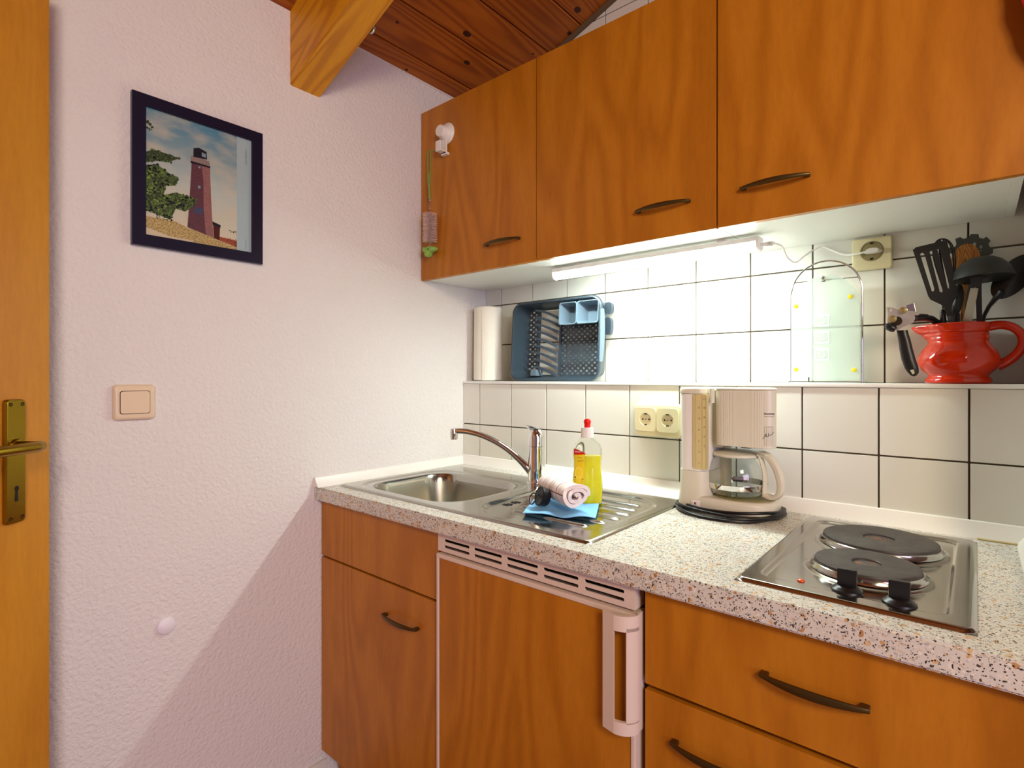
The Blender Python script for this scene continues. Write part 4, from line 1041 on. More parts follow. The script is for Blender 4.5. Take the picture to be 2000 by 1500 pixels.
# spaghetti server
sv = thing('pasta_server', 'grey toothed pasta server standing at the back of the jug', 'utensil', (-0.012, 1.51, ZL+0.012))
sp2 = [(-.0451, 1.5019), (-.0339, 1.502), (-.0318, 1.507), (-.0339, 1.5194), (-.0256, 1.522), (-.0205, 1.5171), (-.0114, 1.5183), (-.0084, 1.5256), (.0046, 1.5234), (.0056, 1.5154), (.0124, 1.5116), (.0173, 1.5155), (.0238, 1.5059), (.0203, 1.4987), (.0232, 1.4912), (.028, 1.4889), (.0276, 1.4782), (.0085, 1.4684), (.0046, 1.4581), (-.0054, 1.3807), (-.0114, 1.3417), (-.0206, 1.3425), (-.0195, 1.4084), (-.0236, 1.4566), (-.0339, 1.482), (-.0443, 1.4916)]
flat('head', ps(sp2, 1.006), 1.520, M_greynylon, sv, holes=[rrect(-.0022, 1.5035, .0028, .004, .002, 3), rrect(0.0085, 1.494, 0.002, 0.006, 0.0015, 3)], lean=0.085, z0=1.335)
mb = MB(); mb.tube([(-0.016, 1.518, 1.350), (-0.014, 1.510, 1.30), (-0.012, 1.500, 1.22)], [0.0045, 0.0055, 0.0055], 10); build('handle', mb, M_greynylon, sv)
# wooden spoon
ws = thing('wooden_spoon', 'brown wooden cooking spoon in the middle of the jug', 'spoon', (-0.018, 1.48, ZL+0.012))
def bowl_spoon(c, hx_, hz_, y, depth, rot, n=20, taper=0.0):
    mb = MB(); R = []
    for s, dy in ((1.0, 0.0), (1.0, -0.0022), (0.9, -0.0022-depth*0.10), (0.7, -depth*0.45-.0022), (0.4, -depth*0.85-.0022), (0.05, -depth-.0022)):
        R.append([(c[0]+(hx_*s*math.cos(a)*math.cos(rot)-hz_*s*math.sin(a)*math.sin(rot)), y+dy, c[1]+(hx_*s*math.cos(a)*math.sin(rot)+hz_*s*math.sin(a)*math.cos(rot))) for a in [2*PI*i/32 for i in range(32)]])
    mb.rings(R); return mb
mb = bowl_spoon((-.0169, 1.4655), .0247, .0383, 1.516, 0.006, math.radians(-5)); build('bowl', mb, M_woodspoon, ws, ang=70)
mb = MB(); mb.tube([(-.0178, 1.512, 1.443), (-.0182, 1.5085, 1.418), (-.0187, 1.505, 1.398), (-.0226, 1.495, 1.341), (-0.024, 1.485, 1.23)], [0.013, 0.0095, 0.0062, 0.0048, 0.0048], 12, flat=0.7); build('handle', mb, M_woodspoon, ws)
# ladle
ld = thing('ladle', 'dark grey ladle with its round bowl turned upside down over the jug', 'ladle', (0.003, 1.44, ZL+0.012))
lc = Vector((0.0109, 1.464, 1.4186)); R = []
mb = MB(); pr = [(0.0500, 0.0), (0.0504, 0.0016), (0.0475, 0.012), (0.042, 0.024), (0.033, 0.035), (0.021, 0.0425), (0.008, 0.0455), (0.0001, 0.046)]
pi_ = [(0.0001, 0.0440), (0.020, 0.0405), (0.0405, 0.0225), (0.0480, 0.0)]
Rl = Matrix.Rotation(math.radians(-3), 3, 'Y') @ Matrix.Rotation(math.radians(-4), 3, 'X')
mb.rings([[lc+Rl @ Vector((r*math.cos(2*PI*i/44), r*math.sin(2*PI*i/44)*0.92, z)) for i in range(44)] for r, z in pr+pi_]); build('bowl', mb, M_greynylon if False else mat('charcoal_nylon', rgb(44, 47, 46), 0.38), ld, ang=80)
yl = 1.447
neck = [(x*1.02, CZ+(z-CZ)*1.015) for x, z in [(-.0090, 1.3965), (.0089, 1.397), (.0092, 1.404), (.0110, 1.411), (.0200, 1.4165), (.0220, 1.4175), (-.0110, 1.4185), (-.0090, 1.4165), (-.0075, 1.409)]]
flat('neck', neck, yl-0.001, mat('charcoal_nylon', rgb(44, 47, 46), 0.38), ld, th=0.005, bev=0.001)
mb = MB(); mb.rings([[(0.0015+s*0.0, yl-0.006+e, z) for s, e in ((0, 0), (0, 0.0))]+[(0.0020, yl, z)] for z in (1.39, 1.40)]); mb.bm.clear()
mb.rings([[(x-0.0046, y, z), (x+0.0046, y, z), (x+0.0046, y+0.008, z), (x-0.0046, y+0.008, z)] for x, y, z in ((.0043, yl-0.003, 1.402), (.0058, 1.4645, 1.336), (.004, 1.472, 1.24))]); build('handle', mb, M_blackm, ld)
# flat metal handled item
mh = thing('metal_utensil', 'utensil with a flat pale metal handle in front of the ladle handle', 'utensil', (-0.012, 1.43, ZL+0.012))
flat('shaft', ps([(-.0079, 1.3967), (.0043, 1.3954), (-.0047, 1.3351), (-.0170, 1.24), (-.0290, 1.24), (-.0193, 1.3373)], 1.008), 1.441, mat('dull_metal', rgb(178, 176, 160), 0.45, 0.35), mh, th=0.0015, lean=-0.20, z0=1.39, bev=0.0003)
# big black spoon
bs = thing('serving_spoon', 'large black serving spoon leaning right in the jug', 'spoon', (0.01, 1.50, ZL+0.012))
mb = bowl_spoon((0.0590, 1.4240), .0265, .0500, 1.516, 0.010, math.radians(-34)); build('bowl', mb, M_black, bs, ang=70)
mb = MB(); mb.tube([(.0390, 1.513, 1.394), (.0300, 1.512, 1.380), (.0205, 1.510, 1.365), (.0130, 1.502, 1.345), (.0095, 1.493, 1.320), (0.004, 1.488, 1.24)], [0.014, 0.0085, 0.0065, 0.006, 0.0055, 0.0055], 12, flat=0.6); build('handle', mb, M_black, bs)
# black handled spoon behind the spatula
b2 = thing('nylon_spoon', 'dark spoon seen from its back between spatula and wooden spoon', 'spoon', (-0.03, 1.49, ZL+0.012))
mb = bowl_spoon((-.0290, 1.3800), .0100, .0330, 1.470, 0.008, math.radians(-6)); build('bowl', mb, mat('charcoal_nylon', rgb(44, 47, 46), 0.38), b2, ang=70)
mb = MB(); mb.tube([(-.0300, 1.468, 1.352), (-0.028, 1.470, 1.24)], 0.005, 10); build('handle', mb, M_blackm, b2)
b3 = thing('peeler', 'short black grip of a utensil left of the spatula handle', 'utensil', (-0.05, 1.462, ZL+0.02))
mb = MB(); mb.tube([(-.0532, 1.462, 1.3605), (-.0530, 1.462, 1.358), (-.0522, 1.463, 1.335), (-0.045, 1.466, 1.26)], [0.0030, 0.0048, 0.0056, 0.0050], 12); build('grip', mb, M_black, b3)
mb = MB(); mb.tube([(-.0532, 1.462, 1.360), (-.0540, 1.461, 1.373)], 0.0020, 8); build('ferrule', mb, M_iron, b3)

# can opener hanging over the spout
co = thing('can_opener', 'steel can opener with black handles hooked over the spout of the red jug', 'can opener', (-0.11, 1.42, CZ))
pl = [(-.1458, 1.3684), (-.1411, 1.3693), (-.1354, 1.3669), (-.1252, 1.3617), (-.1222, 1.3708), (-.1172, 1.3716), (-.1131, 1.3675), (-.1091, 1.3561), (-.1012, 1.3561), (-.0894, 1.3497), (-.0953, 1.344), (-.1002, 1.3321), (-.1052, 1.330), (-.1222, 1.3218), (-.1283, 1.3153), (-.1324, 1.328), (-.1442, 1.3338), (-.1447, 1.3414), (-.1427, 1.3538)]
flat('plate', pl, 1.4155, mat('opener_steel', rgb(226, 226, 220), 0.3, 0.85), co, th=0.0016, holes=[rrect(-.1385, 1.362, .0018, .0032, .0015, 3), rrect(-.1112, 1.3385, .0016, .0016, .0015, 3)])
flat('blade', [(-.1122, 1.3701), (-.0986, 1.3745), (-.0951, 1.3556), (-.1026, 1.3581), (-.1107, 1.3593)], 1.4185, M_chrome, co, th=0.0014)
for (cx_, cz_, r_) in ((-.1345, 1.3420, .0078), (-.1165, 1.3592, .0070)):
    mb = MB(); mb.lathe([(0.0001, 1.4040), (r_*0.45, 1.4040), (r_*0.5, 1.4055), (r_*0.92, 1.4060), (r_, 1.4072), (r_, 1.4110), (0.0001, 1.4138)], (cx_, 0, cz_), 24, axis='Y'); build('wheel', mb, mat('worn_brass', rgb(206, 196, 140), 0.25, 0.9), co)
mb = MB(); mb.lathe([(0.0095, 1.4096), (0.0098, 1.4136), (0.0001, 1.4138)], (-.1278, 0, 1.3378), 24, axis='Y', cap=True); build('gear', mb, mat('dark_gear', rgb(60, 50, 36), 0.4, 0.6), co)
R = []
for cx_, cz_, hw in ((-.1187, 1.3173, .0085), (-.1175, 1.308, .0088), (-.1148, 1.296, .0093), (-.1117, 1.275, .0102), (-.1078, 1.255, .0108), (-.1030, 1.238, .0105), (-.1000, 1.228, .0085), (-.0990, 1.2215, .0045), (-.0988, 1.2195, .0012)):
    hw *= 1.15; R.append([(cx_+hw*math.cos(2*PI*i/18), 1.414+0.0062*(hw/0.0105)**0.5*math.sin(2*PI*i/18), cz_) for i in range(18)])
mb = MB(); mb.rings(R); build('long_handle', mb, M_black, co, ang=70)
mb = MB(); mb.prism([(-.1048, 1.2330), (-.0985, 1.2340), (-.0968, 1.2260), (-.1005, 1.2235)], lambda u, v: (u, 1.4100, v), lambda u, v: (u, 1.4070, v), m=mat('hole_lining', rgb(190, 184, 150), 0.6)); build('hanging_eye', mb, parent=co)
mb = MB(); mb.tube([(-.0975, 1.4150, 1.3415), (-.090, 1.4250, 1.3435), (-.081, 1.4400, 1.3440), (-.071, 1.4550, 1.3410), (-.061, 1.466, 1.3330), (-0.052, 1.474, 1.315)], [0.0070, 0.0080, 0.0078, 0.0072, 0.0065, 0.005], 14, up=(0, 0, 1)); build('short_handle', mb, M_black, co)
mb = MB(); mb.tube([(-.1460, 1.409, 1.3285), (-.1415, 1.408, 1.3265), (-.1350, 1.408, 1.3225), (-.1300, 1.409, 1.3190)], [0.0060, 0.0085, 0.0085, 0.0060], 16); build('turning_key', mb, M_black, co)

# ============================================================ COFFEE MAKER
cm = thing('coffee_maker', 'cream filter coffee maker with glass jug standing on the worktop', 'coffee maker', (-0.445, 1.33, ZT))
cxx, cyy = -0.412, 1.332
def ringz(poly, z): return [(x, y, z) for x, y in poly]
# base
def base_poly(g): 
    a = superell(-0.4500, 1.332, 0.1095-g, 0.077-g, 3.2, 56); return a
mb = MB(); mb.rings([ringz(base_poly(0.006), ZT+0.004), ringz(base_poly(0.0), ZT+0.008), ringz(base_poly(0.001), ZT+0.028), ringz(base_poly(0.003), ZT+0.034), ringz(base_poly(0.008), ZT+0.037)]); build('base', mb, M_cream, cm, ang=60)
mb = MB(); mb.lathe([(0.0001, 0.036), (0.066, 0.036), (0.068, 0.0385), (0.066, 0.0395), (0.060, 0.0385), (0.0001, 0.0383)], (-0.415, 1.332, ZT), 48); build('hotplate', mb, M_olive, cm)
# column (lower skirt + upper tank)
mb = MB()
def colp(ax, ay, cx_=-0.5170, n=3.4): return superell(cx_, 1.334, ax, ay, n, 48)
mb.rings([ringz(colp(0.0435, 0.078), ZT+0.0045), ringz(colp(0.0430, 0.0775), ZT+0.010), ringz(colp(0.0400, 0.0755, -.5165), ZT+0.045), ringz(colp(0.0385, 0.0735, -.5160), ZT+0.093), ringz(colp(0.0385, 0.0735, -.5160), ZT+0.095)]); build('lower_column', mb, M_cream, cm, ang=60)
mb = MB(); mb.rings([ringz(colp(0.0360, 0.072, -.5155), ZT+0.0955), ringz(colp(0.0365, 0.0725, -.5155), ZT+0.098), ringz(colp(0.0375, 0.0735, -.5160), ZT+0.278)]); build('water_tank', mb, M_whitep, cm, ang=60)
mb = MB(); mb.rings([ringz(colp(0.0395, 0.0755, -.5160), ZT+0.279), ringz(colp(0.0405, 0.0765, -.5160), ZT+0.282), ringz(colp(0.0400, 0.0760, -.5160), ZT+0.290), ringz(colp(0.0360, 0.072, -.5160), ZT+0.2935)]); build('tank_lid', mb, M_cream, cm, ang=60)
# gauge window on the front
yg = 1.2615
mb = MB(); mb.box(-0.5105, -0.4785, yg-0.0022, yg+0.012, ZT+0.100, ZT+0.2785, bev=0.0015, m=M_gauge); gw = build('level_gauge', mb, parent=cm, label='yellowed water level window')
mb = MB()
for x in (-0.5100, -0.5040, -0.4880, -0.4785): mb.box(x-0.0007, x+0.0007, yg-0.0036, yg-0.002, ZT+0.104, ZT+0.2765, bev=0.0002)
build('gauge_rib', mb, mat('gauge_rib', rgb(206, 190, 130), 0.3), gw)
for i, s_ in enumerate(('12', '10', '8', '6', '4', '2')):
    text_mesh('gauge_number', s_, 0.0056, lambda u, v, i=i: (-0.4965+u, yg-0.0026, ZT+0.246-0.0262*i+v), M_ink, gw)
for i, s_ in enumerate(('10', '8', '6', '4', '2')):
    text_mesh('gauge_number', s_, 0.0062, lambda u, v, i=i: (-0.4838+u, yg-0.0026, ZT+0.246-0.0225*i+v), M_ink, gw)
mb = MB()
for s in (0, 1): mb.tube([(-0.4855+dx, yg-0.0026, ZT+0.267+dz) for dx, dz in ((0, 0.002), (0, -0.002), (0.0035, -0.002), (0.0035, 0.002))], 0.0003, 4)
build('cup_symbol', mb, M_ink, gw)
mb = MB(); mb.box(-0.5145, -0.4930, 1.2545, 1.262, CZ-0.3035, CZ-0.2885, bev=0.0015); sb = build('switch_housing', mb, M_whitep, cm)
mb = MB(); mb.box(-0.5105, -0.4970, 1.2525, 1.2560, CZ-0.3010, CZ-0.2915, bev=0.001); sr = build('rocker_switch', mb, M_whitep, cm)
mb = MB(); mb.box(-0.5050, -0.5012, 1.2519, 1.2530, CZ-0.2985, CZ-0.2935); build('switch_lamp', mb, mat('dark_red', rgb(140, 30, 16), 0.3), sr)
# bracket between column and filter
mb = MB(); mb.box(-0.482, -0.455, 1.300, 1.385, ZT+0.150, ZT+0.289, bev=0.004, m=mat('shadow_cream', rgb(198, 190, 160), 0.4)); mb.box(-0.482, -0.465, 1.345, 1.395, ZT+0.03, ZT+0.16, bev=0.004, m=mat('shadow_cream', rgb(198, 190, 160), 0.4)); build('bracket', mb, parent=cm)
mb = MB(); mb.lathe([(0.0001, 0.258), (0.006, 0.258), (0.006, 0.291), (0.004, 0.2935), (0.0001, 0.294)], (-0.4690, 1.268, ZT), 18); build('hinge_pin', mb, M_cream, cm)
# filter holder, finely ribbed
fz0, fz1 = ZT+0.1600, ZT+0.2885; fa_, fb_, fn_, fcx, fcy = 0.0700, 0.0660, 4.2, -0.4000, 1.331
def fpoly(g, rib=True):
    P = superell(fcx, fcy, fa_-g, fb_-g, fn_, 360); out = []
    for i, (x, y) in enumerate(P):
        tp = max(0, (y-(fcy-fb_+0.012))/(2*fb_)); x = fcx+(x-fcx)*(1-0.55*tp) if x > fcx else x
        k = 0.0005 if (rib and y < fcy and x < fcx+0.045 and i % 4 < 2) else 0
        out.append((x, y+k))
    return out
mb = MB(); mb.rings([ringz(fpoly(0.001), fz0), ringz(fpoly(0), fz0+0.001), ringz(fpoly(0), fz1-0.001), ringz(fpoly(0.0008), fz1)]); build('filter_holder', mb, M_cream, cm, ang=25)
mb = MB(); mb.rings([ringz(fpoly(-0.0012, False), fz1+0.0004), ringz(fpoly(-0.0015, False), fz1+0.0035), ringz(fpoly(0.002, False), fz1+0.005)]); build('filter_lid', mb, M_cream, cm, ang=50)
mb = MB(); mb.lathe([(0.0001, -0.006), (0.012, -0.006), (0.020, 0.0), (0.0001, 0.0)], (fcx-0.005, fcy-0.02, fz0), 20); build('drip_valve', mb, M_black, cm)
def fsurf(u, v, off=0.0006):
    x = u; dx = min(abs(x-fcx)/fa_, 0.9999); return (x, fcy-fb_*(1-dx**fn_)**(1/fn_)-off, v)
text_mesh('brand_lettering', 'Rowenta', 0.0058, lambda u, v: fsurf(-0.3450+u*0.86, CZ-0.0790+v), M_ink, cm, off=0.00015)
text_mesh('brand_lettering', 'Made in Germany', 0.0030, lambda u, v: fsurf(-0.3450+u*0.80, CZ-0.0850+v), M_ink, cm)
mb = MB()
for k, x in enumerate((-.3532, -.3490, -.3448, -.3415, -.3385)):
    mb.tube([fsurf(x, CZ-0.107, 0.0004), fsurf(x, CZ-0.1500, 0.0004)], 0.00022, 4)
for x in (-.351, -.3465, -.3432, -.340): mb.tube([fsurf(x, CZ-0.1085, 0.0004), fsurf(x+0.0008, CZ-0.1070, 0.0004)], 0.0004, 4)
sg = [(-.3568, -.1350), (-.3520, -.1275), (-.3500, -.1225), (-.3508, -.1300), (-.3485, -.1265), (-.3478, -.1300), (-.3462, -.1285), (-.3455, -.1215), (-.3462, -.1290), (-.3440, -.1255), (-.3430, -.1265), (-.3412, -.1240), (-.3402, -.1250), (-.3372, -.1190)]
mb.tube([fsurf(x, CZ+z, 0.0006) for x, z in sg], 0.00048, 6)
build('signature_print', mb, M_ink, cm)
# carafe
ca = thing('glass_carafe', 'glass coffee jug with cream lid and handle on the coffee maker hotplate', 'carafe', (-0.415, 1.332, ZT+0.041))
cz0 = ZT+0.0402; ccx, ccy = -0.434, 1.332
og = [(0.0001, 0.0), (0.052, 0.0), (0.059, 0.004), (0.0645, 0.016), (0.0680, 0.034), (0.0675, 0.052), (0.0625, 0.070), (0.054, 0.084), (0.050, 0.088), (0.050, 0.092)]
ig = [(max(r-0.0016, 0.0001), z+(0.0016 if z < 0.02 else 0)) for r, z in reversed(og)]
mb = MB(); mb.rings([[(ccx+r*math.cos(2*PI*i/56), ccy+r*math.sin(2*PI*i/56), cz0+z) for i in range(56)] for r, z in og+ig]); build('glass_body', mb, M_glass, ca, ang=80)
mb = MB(); mb.rings([[(ccx+r*math.cos(2*PI*i/56), ccy+r*math.sin(2*PI*i/56), cz0+z) for i in range(56)] for r, z in ((0.0662, 0.016), (0.0670, 0.017), (0.0686, 0.028), (0.0684, 0.0295), (0.0674, 0.028))], loop=True); build('metal_band', mb, M_chrome, ca, ang=60)
mb = MB(); mb.lathe([(0.0001, 0.0905), (0.0525, 0.0905), (0.0545, 0.0925), (0.0545, 0.097), (0.051, 0.1000), (0.035, 0.1035), (0.0001, 0.1045)], (ccx, ccy, cz0), 48); build('lid', mb, M_cream, ca)
# handle in the vertical plane pointing right/front
hd = Vector((0.965, -0.26, 0)).normalized(); hc = Vector((ccx, ccy, 0))
def hpnt(r, z): p = hc+hd*r; return (p.x, p.y, z)
prof_h = [(0.056, 0.100), (0.074, 0.101), (0.089, 0.090), (0.1035, 0.066), (0.110, 0.040), (0.108, 0.018), (0.096, 0.007), (0.082, 0.005), (0.070, 0.009)]
P = [Vector(hpnt(r, cz0+z)) for r, z in prof_h]
def smooth(P, n=2):
    for _ in range(n):
        Q = [P[0]]
        for a, b in zip(P[:-1], P[1:]): Q += [a*0.75+b*0.25, a*0.25+b*0.75]
        Q.append(P[-1]); P = Q
    return P
P = smooth(P, 2); mb = MB()
nn = len(P); sd = Vector((-hd.y, hd.x, 0))
R = []
for i, p in enumerate(P):
    a = P[max(i-1, 0)]; b = P[min(i+1, nn-1)]; d = (b-a).normalized(); nr = d.cross(sd).normalized(); w_ = 0.0085; tt = 0.0052+0.0030*math.sin(PI*min(1, i/(nn-1)*1.3))
    R.append([p+sd*w_*cx_+nr*tt*cy_ for cx_, cy_ in superell(0, 0, 1, 1, 3.5, 16)])
mb.rings(R)
Pi = [Vector(hpnt(r, cz0+z)) for r, z in ((0.060, 0.098), (0.066, 0.080), (0.0712, 0.060), (0.0722, 0.040), (0.0712, 0.022), (0.071, 0.010))]
Pi = smooth(Pi, 1); R = []
for i, p in enumerate(Pi): R.append([p+sd*0.0085*cx_+hd*0.0028*cy_ for cx_, cy_ in superell(0, 0, 1, 1, 3.5, 16)])
mb.rings(R); build('handle', mb, M_cream, ca, ang=60)
mb = MB(); mb.box(-0.010, 0.010, -0.013, 0.013, -0.002, 0.002, bev=0.0012, M=Matrix.Translation(hpnt(0.070, cz0+0.1045)) @ Matrix.Rotation(math.radians(-15), 4, 'Z') @ Matrix.Rotation(math.radians(16), 4, 'Y')); build('thumb_lever', mb, M_cream, ca)
# power cord wrapped round the base
mb = MB()
def loop(g, z, fr=0.0, ph=0.0, n=56, squ=2.6):
    P = superell(-0.4500, 1.332, 0.1090+g, 0.077+g, squ, n); out = []
    for i, (x, y) in enumerate(P):
        f = max(0, -(y-1.332)/(0.077+g)); out.append((x, y-fr*f**2, z+0.003*math.sin(i*2*PI/n*3+ph)))
    return out
loops = [(0.006, 0.0045, 0.012, 0), (0.009, 0.010, 0.022, 1.5), (0.005, 0.014, 0.004, 3.6), (0.010, 0.0050, 0.034, 4.1), (0.007, 0.0046, 0.046, 2.2)]
for g, z, f_, ph in loops:
    q = loop(g, ZT+z, f_, ph)
    q = [(x, y, max(zz, ZT+0.0036)) for x, y, zz in q]
    mb.tube(q, 0.0034, 8, closed=True, m=M_rubber)
build('power_cord', mb, parent=cm, label='black cord wound around the base')

# ============================================================ HOB
HX0, HX1, HY0, HY1 = -0.288, 0.002, 0.872, 1.372
hb = thing('hob', 'stainless steel two plate electric hob set in the worktop', 'hob', ((HX0+HX1)/2, (HY0+HY1)/2, ZT))
pc1 = (-0.137, 1.212, 0.0905); pc2 = (-0.134, 1.037, 0.0735)
def hob_h(x, y):
    def rr(cx, cy, hx, hy, r):
        qx, qy = abs(x-cx)-(hx-r), abs(y-cy)-(hy-r); return r-(math.hypot(max(qx, 0), max(qy, 0))+min(max(qx, qy), 0))
    h = 0.0008+0.0048*sm(0, 0.006, rr((HX0+HX1)/2, (HY0+HY1)/2, (HX1-HX0)/2, (HY1-HY0)/2, 0.016))
    h -= 0.0042*sm(0, 0.006, rr((HX0+HX1)/2-0.0, (HY0+HY1)/2+0.002, (HX1-HX0)/2-0.027, (HY1-HY0)/2-0.030, 0.022))
    for cx, cy, r in (pc1, pc2):
        d = math.hypot(x-cx, y-cy); h += 0.0055*(1-sm(r-0.002, r+0.016, d))
    return h
t = bmesh.new(); NX, NY = 120, 206; gv = [[t.verts.new((HX0+(HX1-HX0)*i/NX, HY0+(HY1-HY0)*j/NY, ZT+hob_h(HX0+(HX1-HX0)*i/NX, HY0+(HY1-HY0)*j/NY))) for j in range(NY+1)] for i in range(NX+1)]
for i in range(NX):
    for j in range(NY): t.faces.new((gv[i][j], gv[i+1][j], gv[i+1][j+1], gv[i][j+1]))
mb = MB(); mb._merge(t, M_steel)
mb.box(HX0+0.0005, HX1-0.0005, HY0+0.0005, HY1-0.0005, ZT+0.0001, ZT+0.0009, m=M_steel)
build('tray', mb, parent=hb, ang=80)
for cx_, cy_, r in (pc1, pc2):
    mb = MB(); mb.lathe([(0.0001, 0.012), (r*0.27, 0.012), (r*0.275, 0.0145), (r*0.29, 0.0155), (r-0.004, 0.0160), (r-0.001, 0.0152), (r, 0.013), (r, 0.0105), (r-0.002, 0.010), (0.0001, 0.010)], (cx_, cy_, ZT+0.0035), 72)
    hp_ = build('hot_plate', mb, M_castiron, hb, label='dark grey cast iron hot plate')
    mb = MB(); mb.lathe([(0.0001, 0.0122), (r*0.268, 0.0122), (0.0001, 0.0128)], (cx_, cy_, ZT+0.0035), 40, cap=False); build('plate_centre', mb, M_rust, hp_, label='rusty sunken centre')
    mb = MB(); mb.rings([[(cx_+rr_*math.cos(2*PI*i/72), cy_+rr_*math.sin(2*PI*i/72), ZT+z) for i in range(72)] for rr_, z in ((r-0.003, 0.0140), (r+0.0015, 0.0150), (r+0.003, 0.0140), (r+0.0045, 0.0085), (r+0.007, 0.0060), (r-0.003, 0.0050))], loop=True); build('trim_ring', mb, M_steel, hb)
for kx, ky in ((-0.143, 0.921), (-0.0800, 0.915)):
    mb = MB(); mb.lathe([(0.0001, 0.0), (0.0200, 0.0), (0.0208, 0.0015), (0.0200, 0.0045), (0.0160, 0.0075), (0.0125, 0.010), (0.0001, 0.011)], (kx, ky, ZT+0.0035), 36)
    kn = build('knob', mb, M_black, hb, label='black rotary knob')
    mb = MB(); R = []
    mb.box(-0.0125, 0.0125, -0.0042, 0.0042, 0.004, 0.0335, bev=0.0014, M=Matrix.Translation((kx, ky, ZT+0.0035)) @ Matrix.Rotation(math.radians(6), 4, 'Z')); build('grip', mb, M_black, kn)
mb = MB(); mb.lathe([(0.0001, 0.0), (0.0055, 0.0), (0.005, 0.0018), (0.003, 0.0028), (0.0001, 0.003)], (-0.206, 0.930, ZT+0.0016), 18); build('indicator_lamp', mb, mat('orange_lens', rgb(216, 84, 20), 0.15), hb)

# ============================================================ HOOK AND BRUSH on left wall cabinet door
hk = thing('suction_hook', 'white suction hook stuck on the left wall cabinet door', 'hook', (-1.35, YC, CZ+0.75))
hc_ = (-1.3270, YC, CZ+0.8060)
mb = MB(); mb.lathe([(0.0001, -0.0006), (0.0350, -0.0006), (0.0355, -0.003), (0.030, -0.009), (0.0001, -0.009)], hc_, 32, axis='Y'); build('suction_cup', mb, M_whitep, hk)
mb = MB(); mb.lathe([(0.0001, -0.009), (0.0290, -0.009), (0.0255, -0.016), (0.0205, -0.022), (0.0190, -0.034), (0.0175, -0.036), (0.0001, -0.036)], hc_, 32, axis='Y'); build('dial', mb, M_whitep, hk)
mb = MB(); mb.box(-1.3415, -1.3155, YC-0.016, YC-0.010, CZ+0.735, CZ+0.800, bev=0.002); mb.box(-1.3420, -1.3150, YC-0.016, YC-0.0008, CZ+0.733, CZ+0.742, bev=0.002)
mb.box(-1.3420, -1.3180, YC-0.034, YC-0.014, CZ+0.740, CZ+0.7445, bev=0.0015); mb.box(-1.3440, -1.3200, YC-0.038, YC-0.0335, CZ+0.740, CZ+0.774, bev=0.002); build('hook_arm', mb, M_whitep, hk)
br = thing('bottle_brush', 'green handled bottle brush hanging from the hook on the cabinet door', 'brush', (-1.365, YC-0.03, CZ+0.41))
bxx, byy = -1.3560, YC-0.024; k_ = (YC-0.024)/1.195
def bpz(z): return CZ+(z-CZ)*k_
bxx = -1.3854*k_*1.0+0.0
bxx = -1.3870
mb = MB(); zt_, zb1 = bpz(1.975), bpz(1.862)
mb.tube([(bxx-0.0085, byy, zb1), (bxx-0.0100, byy, zb1+0.06), (bxx-0.0100, byy, zt_-0.004), (bxx-0.004, byy, zt_), (bxx+0.004, byy, zt_-0.004), (bxx+0.0045, byy, zt_-0.06), (bxx+0.001, byy, zb1), (bxx, byy, bpz(1.845))], 0.0021, 8)
mb.tube([(bxx-0.004, byy, zb1+0.004), (bxx-0.001, byy, bpz(1.845)), (bxx, byy, bpz(1.812))], [0.0056, 0.0048, 0.0050], 12, flat=0.7)
mb.box(bxx-0.010, bxx+0.0045, byy-0.0008, byy+0.0008, zb1, bpz(1.900))
mb.tube([(bxx+0.004, byy, zt_-0.002), (-1.345, YC-0.026, CZ+0.7480)], 0.0019, 8)
build('handle', mb, M_green, br)
mb = MB(); P1 = []; P2 = []
for i in range(60):
    z = bpz(1.814)-i*(bpz(1.814)-bpz(1.652))/59; a = i*1.1; P1.append((bxx+0.0011*math.cos(a), byy+0.0011*math.sin(a), z)); P2.append((bxx-0.0011*math.cos(a), byy-0.0011*math.sin(a), z))
mb.tube(P1, 0.0009, 5); mb.tube(P2, 0.0009, 5); build('twisted_wire', mb, M_iron, br)
mb = MB(); t = bmesh.new(); rb = random.Random(5); zt2, zb2 = bpz(1.762), bpz(1.668)
for k in range(13*46):
    lv = k//46; z = zt2-(zt2-zb2)*(lv+rb.uniform(-0.18, 0.18))/12.5; a = (k % 46)/46*2*PI+rb.uniform(-.1, .1); L = 0.0245*rb.uniform(0.94, 1.03); dz = rb.uniform(-0.0012, 0.0012)-0.0008
    e = Vector((math.cos(a), math.sin(a), 0)); s_ = Vector((-e.y, e.x, 0))*0.0008; c_ = Vector((bxx, byy, z)); p1 = c_+e*0.001; p2 = c_+e*L*Vector((1, 1, 1)).x+Vector((0, 0, dz))
    if p2.y > YC-0.0012: p2.y = YC-0.0012
    uu = Vector((0, 0, 0.0009))
    A = [t.verts.new(p1+s_), t.verts.new(p1-s_), t.verts.new(p1+uu)]; B = [t.verts.new(p2+s_), t.verts.new(p2-s_), t.verts.new(p2+uu)]
    for i in range(3): t.faces.new((A[i], A[(i+1) % 3], B[(i+1) % 3], B[i]))
    t.faces.new(B)
mb._merge(t, None); build('bristles', mb, M_bristle, br)
mb = MB(); fz = bpz(1.640)
for (dx, dz, rx, rz, an) in ((-0.014, 0.004, 0.017, 0.0085, -0.5), (0.014, 0.003, 0.018, 0.008, 0.12), (-0.006, -0.008, 0.013, 0.008, 0.9), (0.002, 0.004, 0.012, 0.010, 0)):
    mb.rings([[(bxx+dx+rx*s*math.cos(a)*math.cos(an)-rz*s*math.sin(a)*math.sin(an), byy+yy_, fz+dz+rx*s*math.cos(a)*math.sin(an)+rz*s*math.sin(a)*math.cos(an)) for a in [2*PI*i/20 for i in range(20)]] for s, yy_ in ((0.6, -0.014), (0.95, -0.009), (1.0, 0), (0.95, 0.009), (0.6, 0.014))])
build('sponge_tip', mb, M_greenl, br, ang=60)

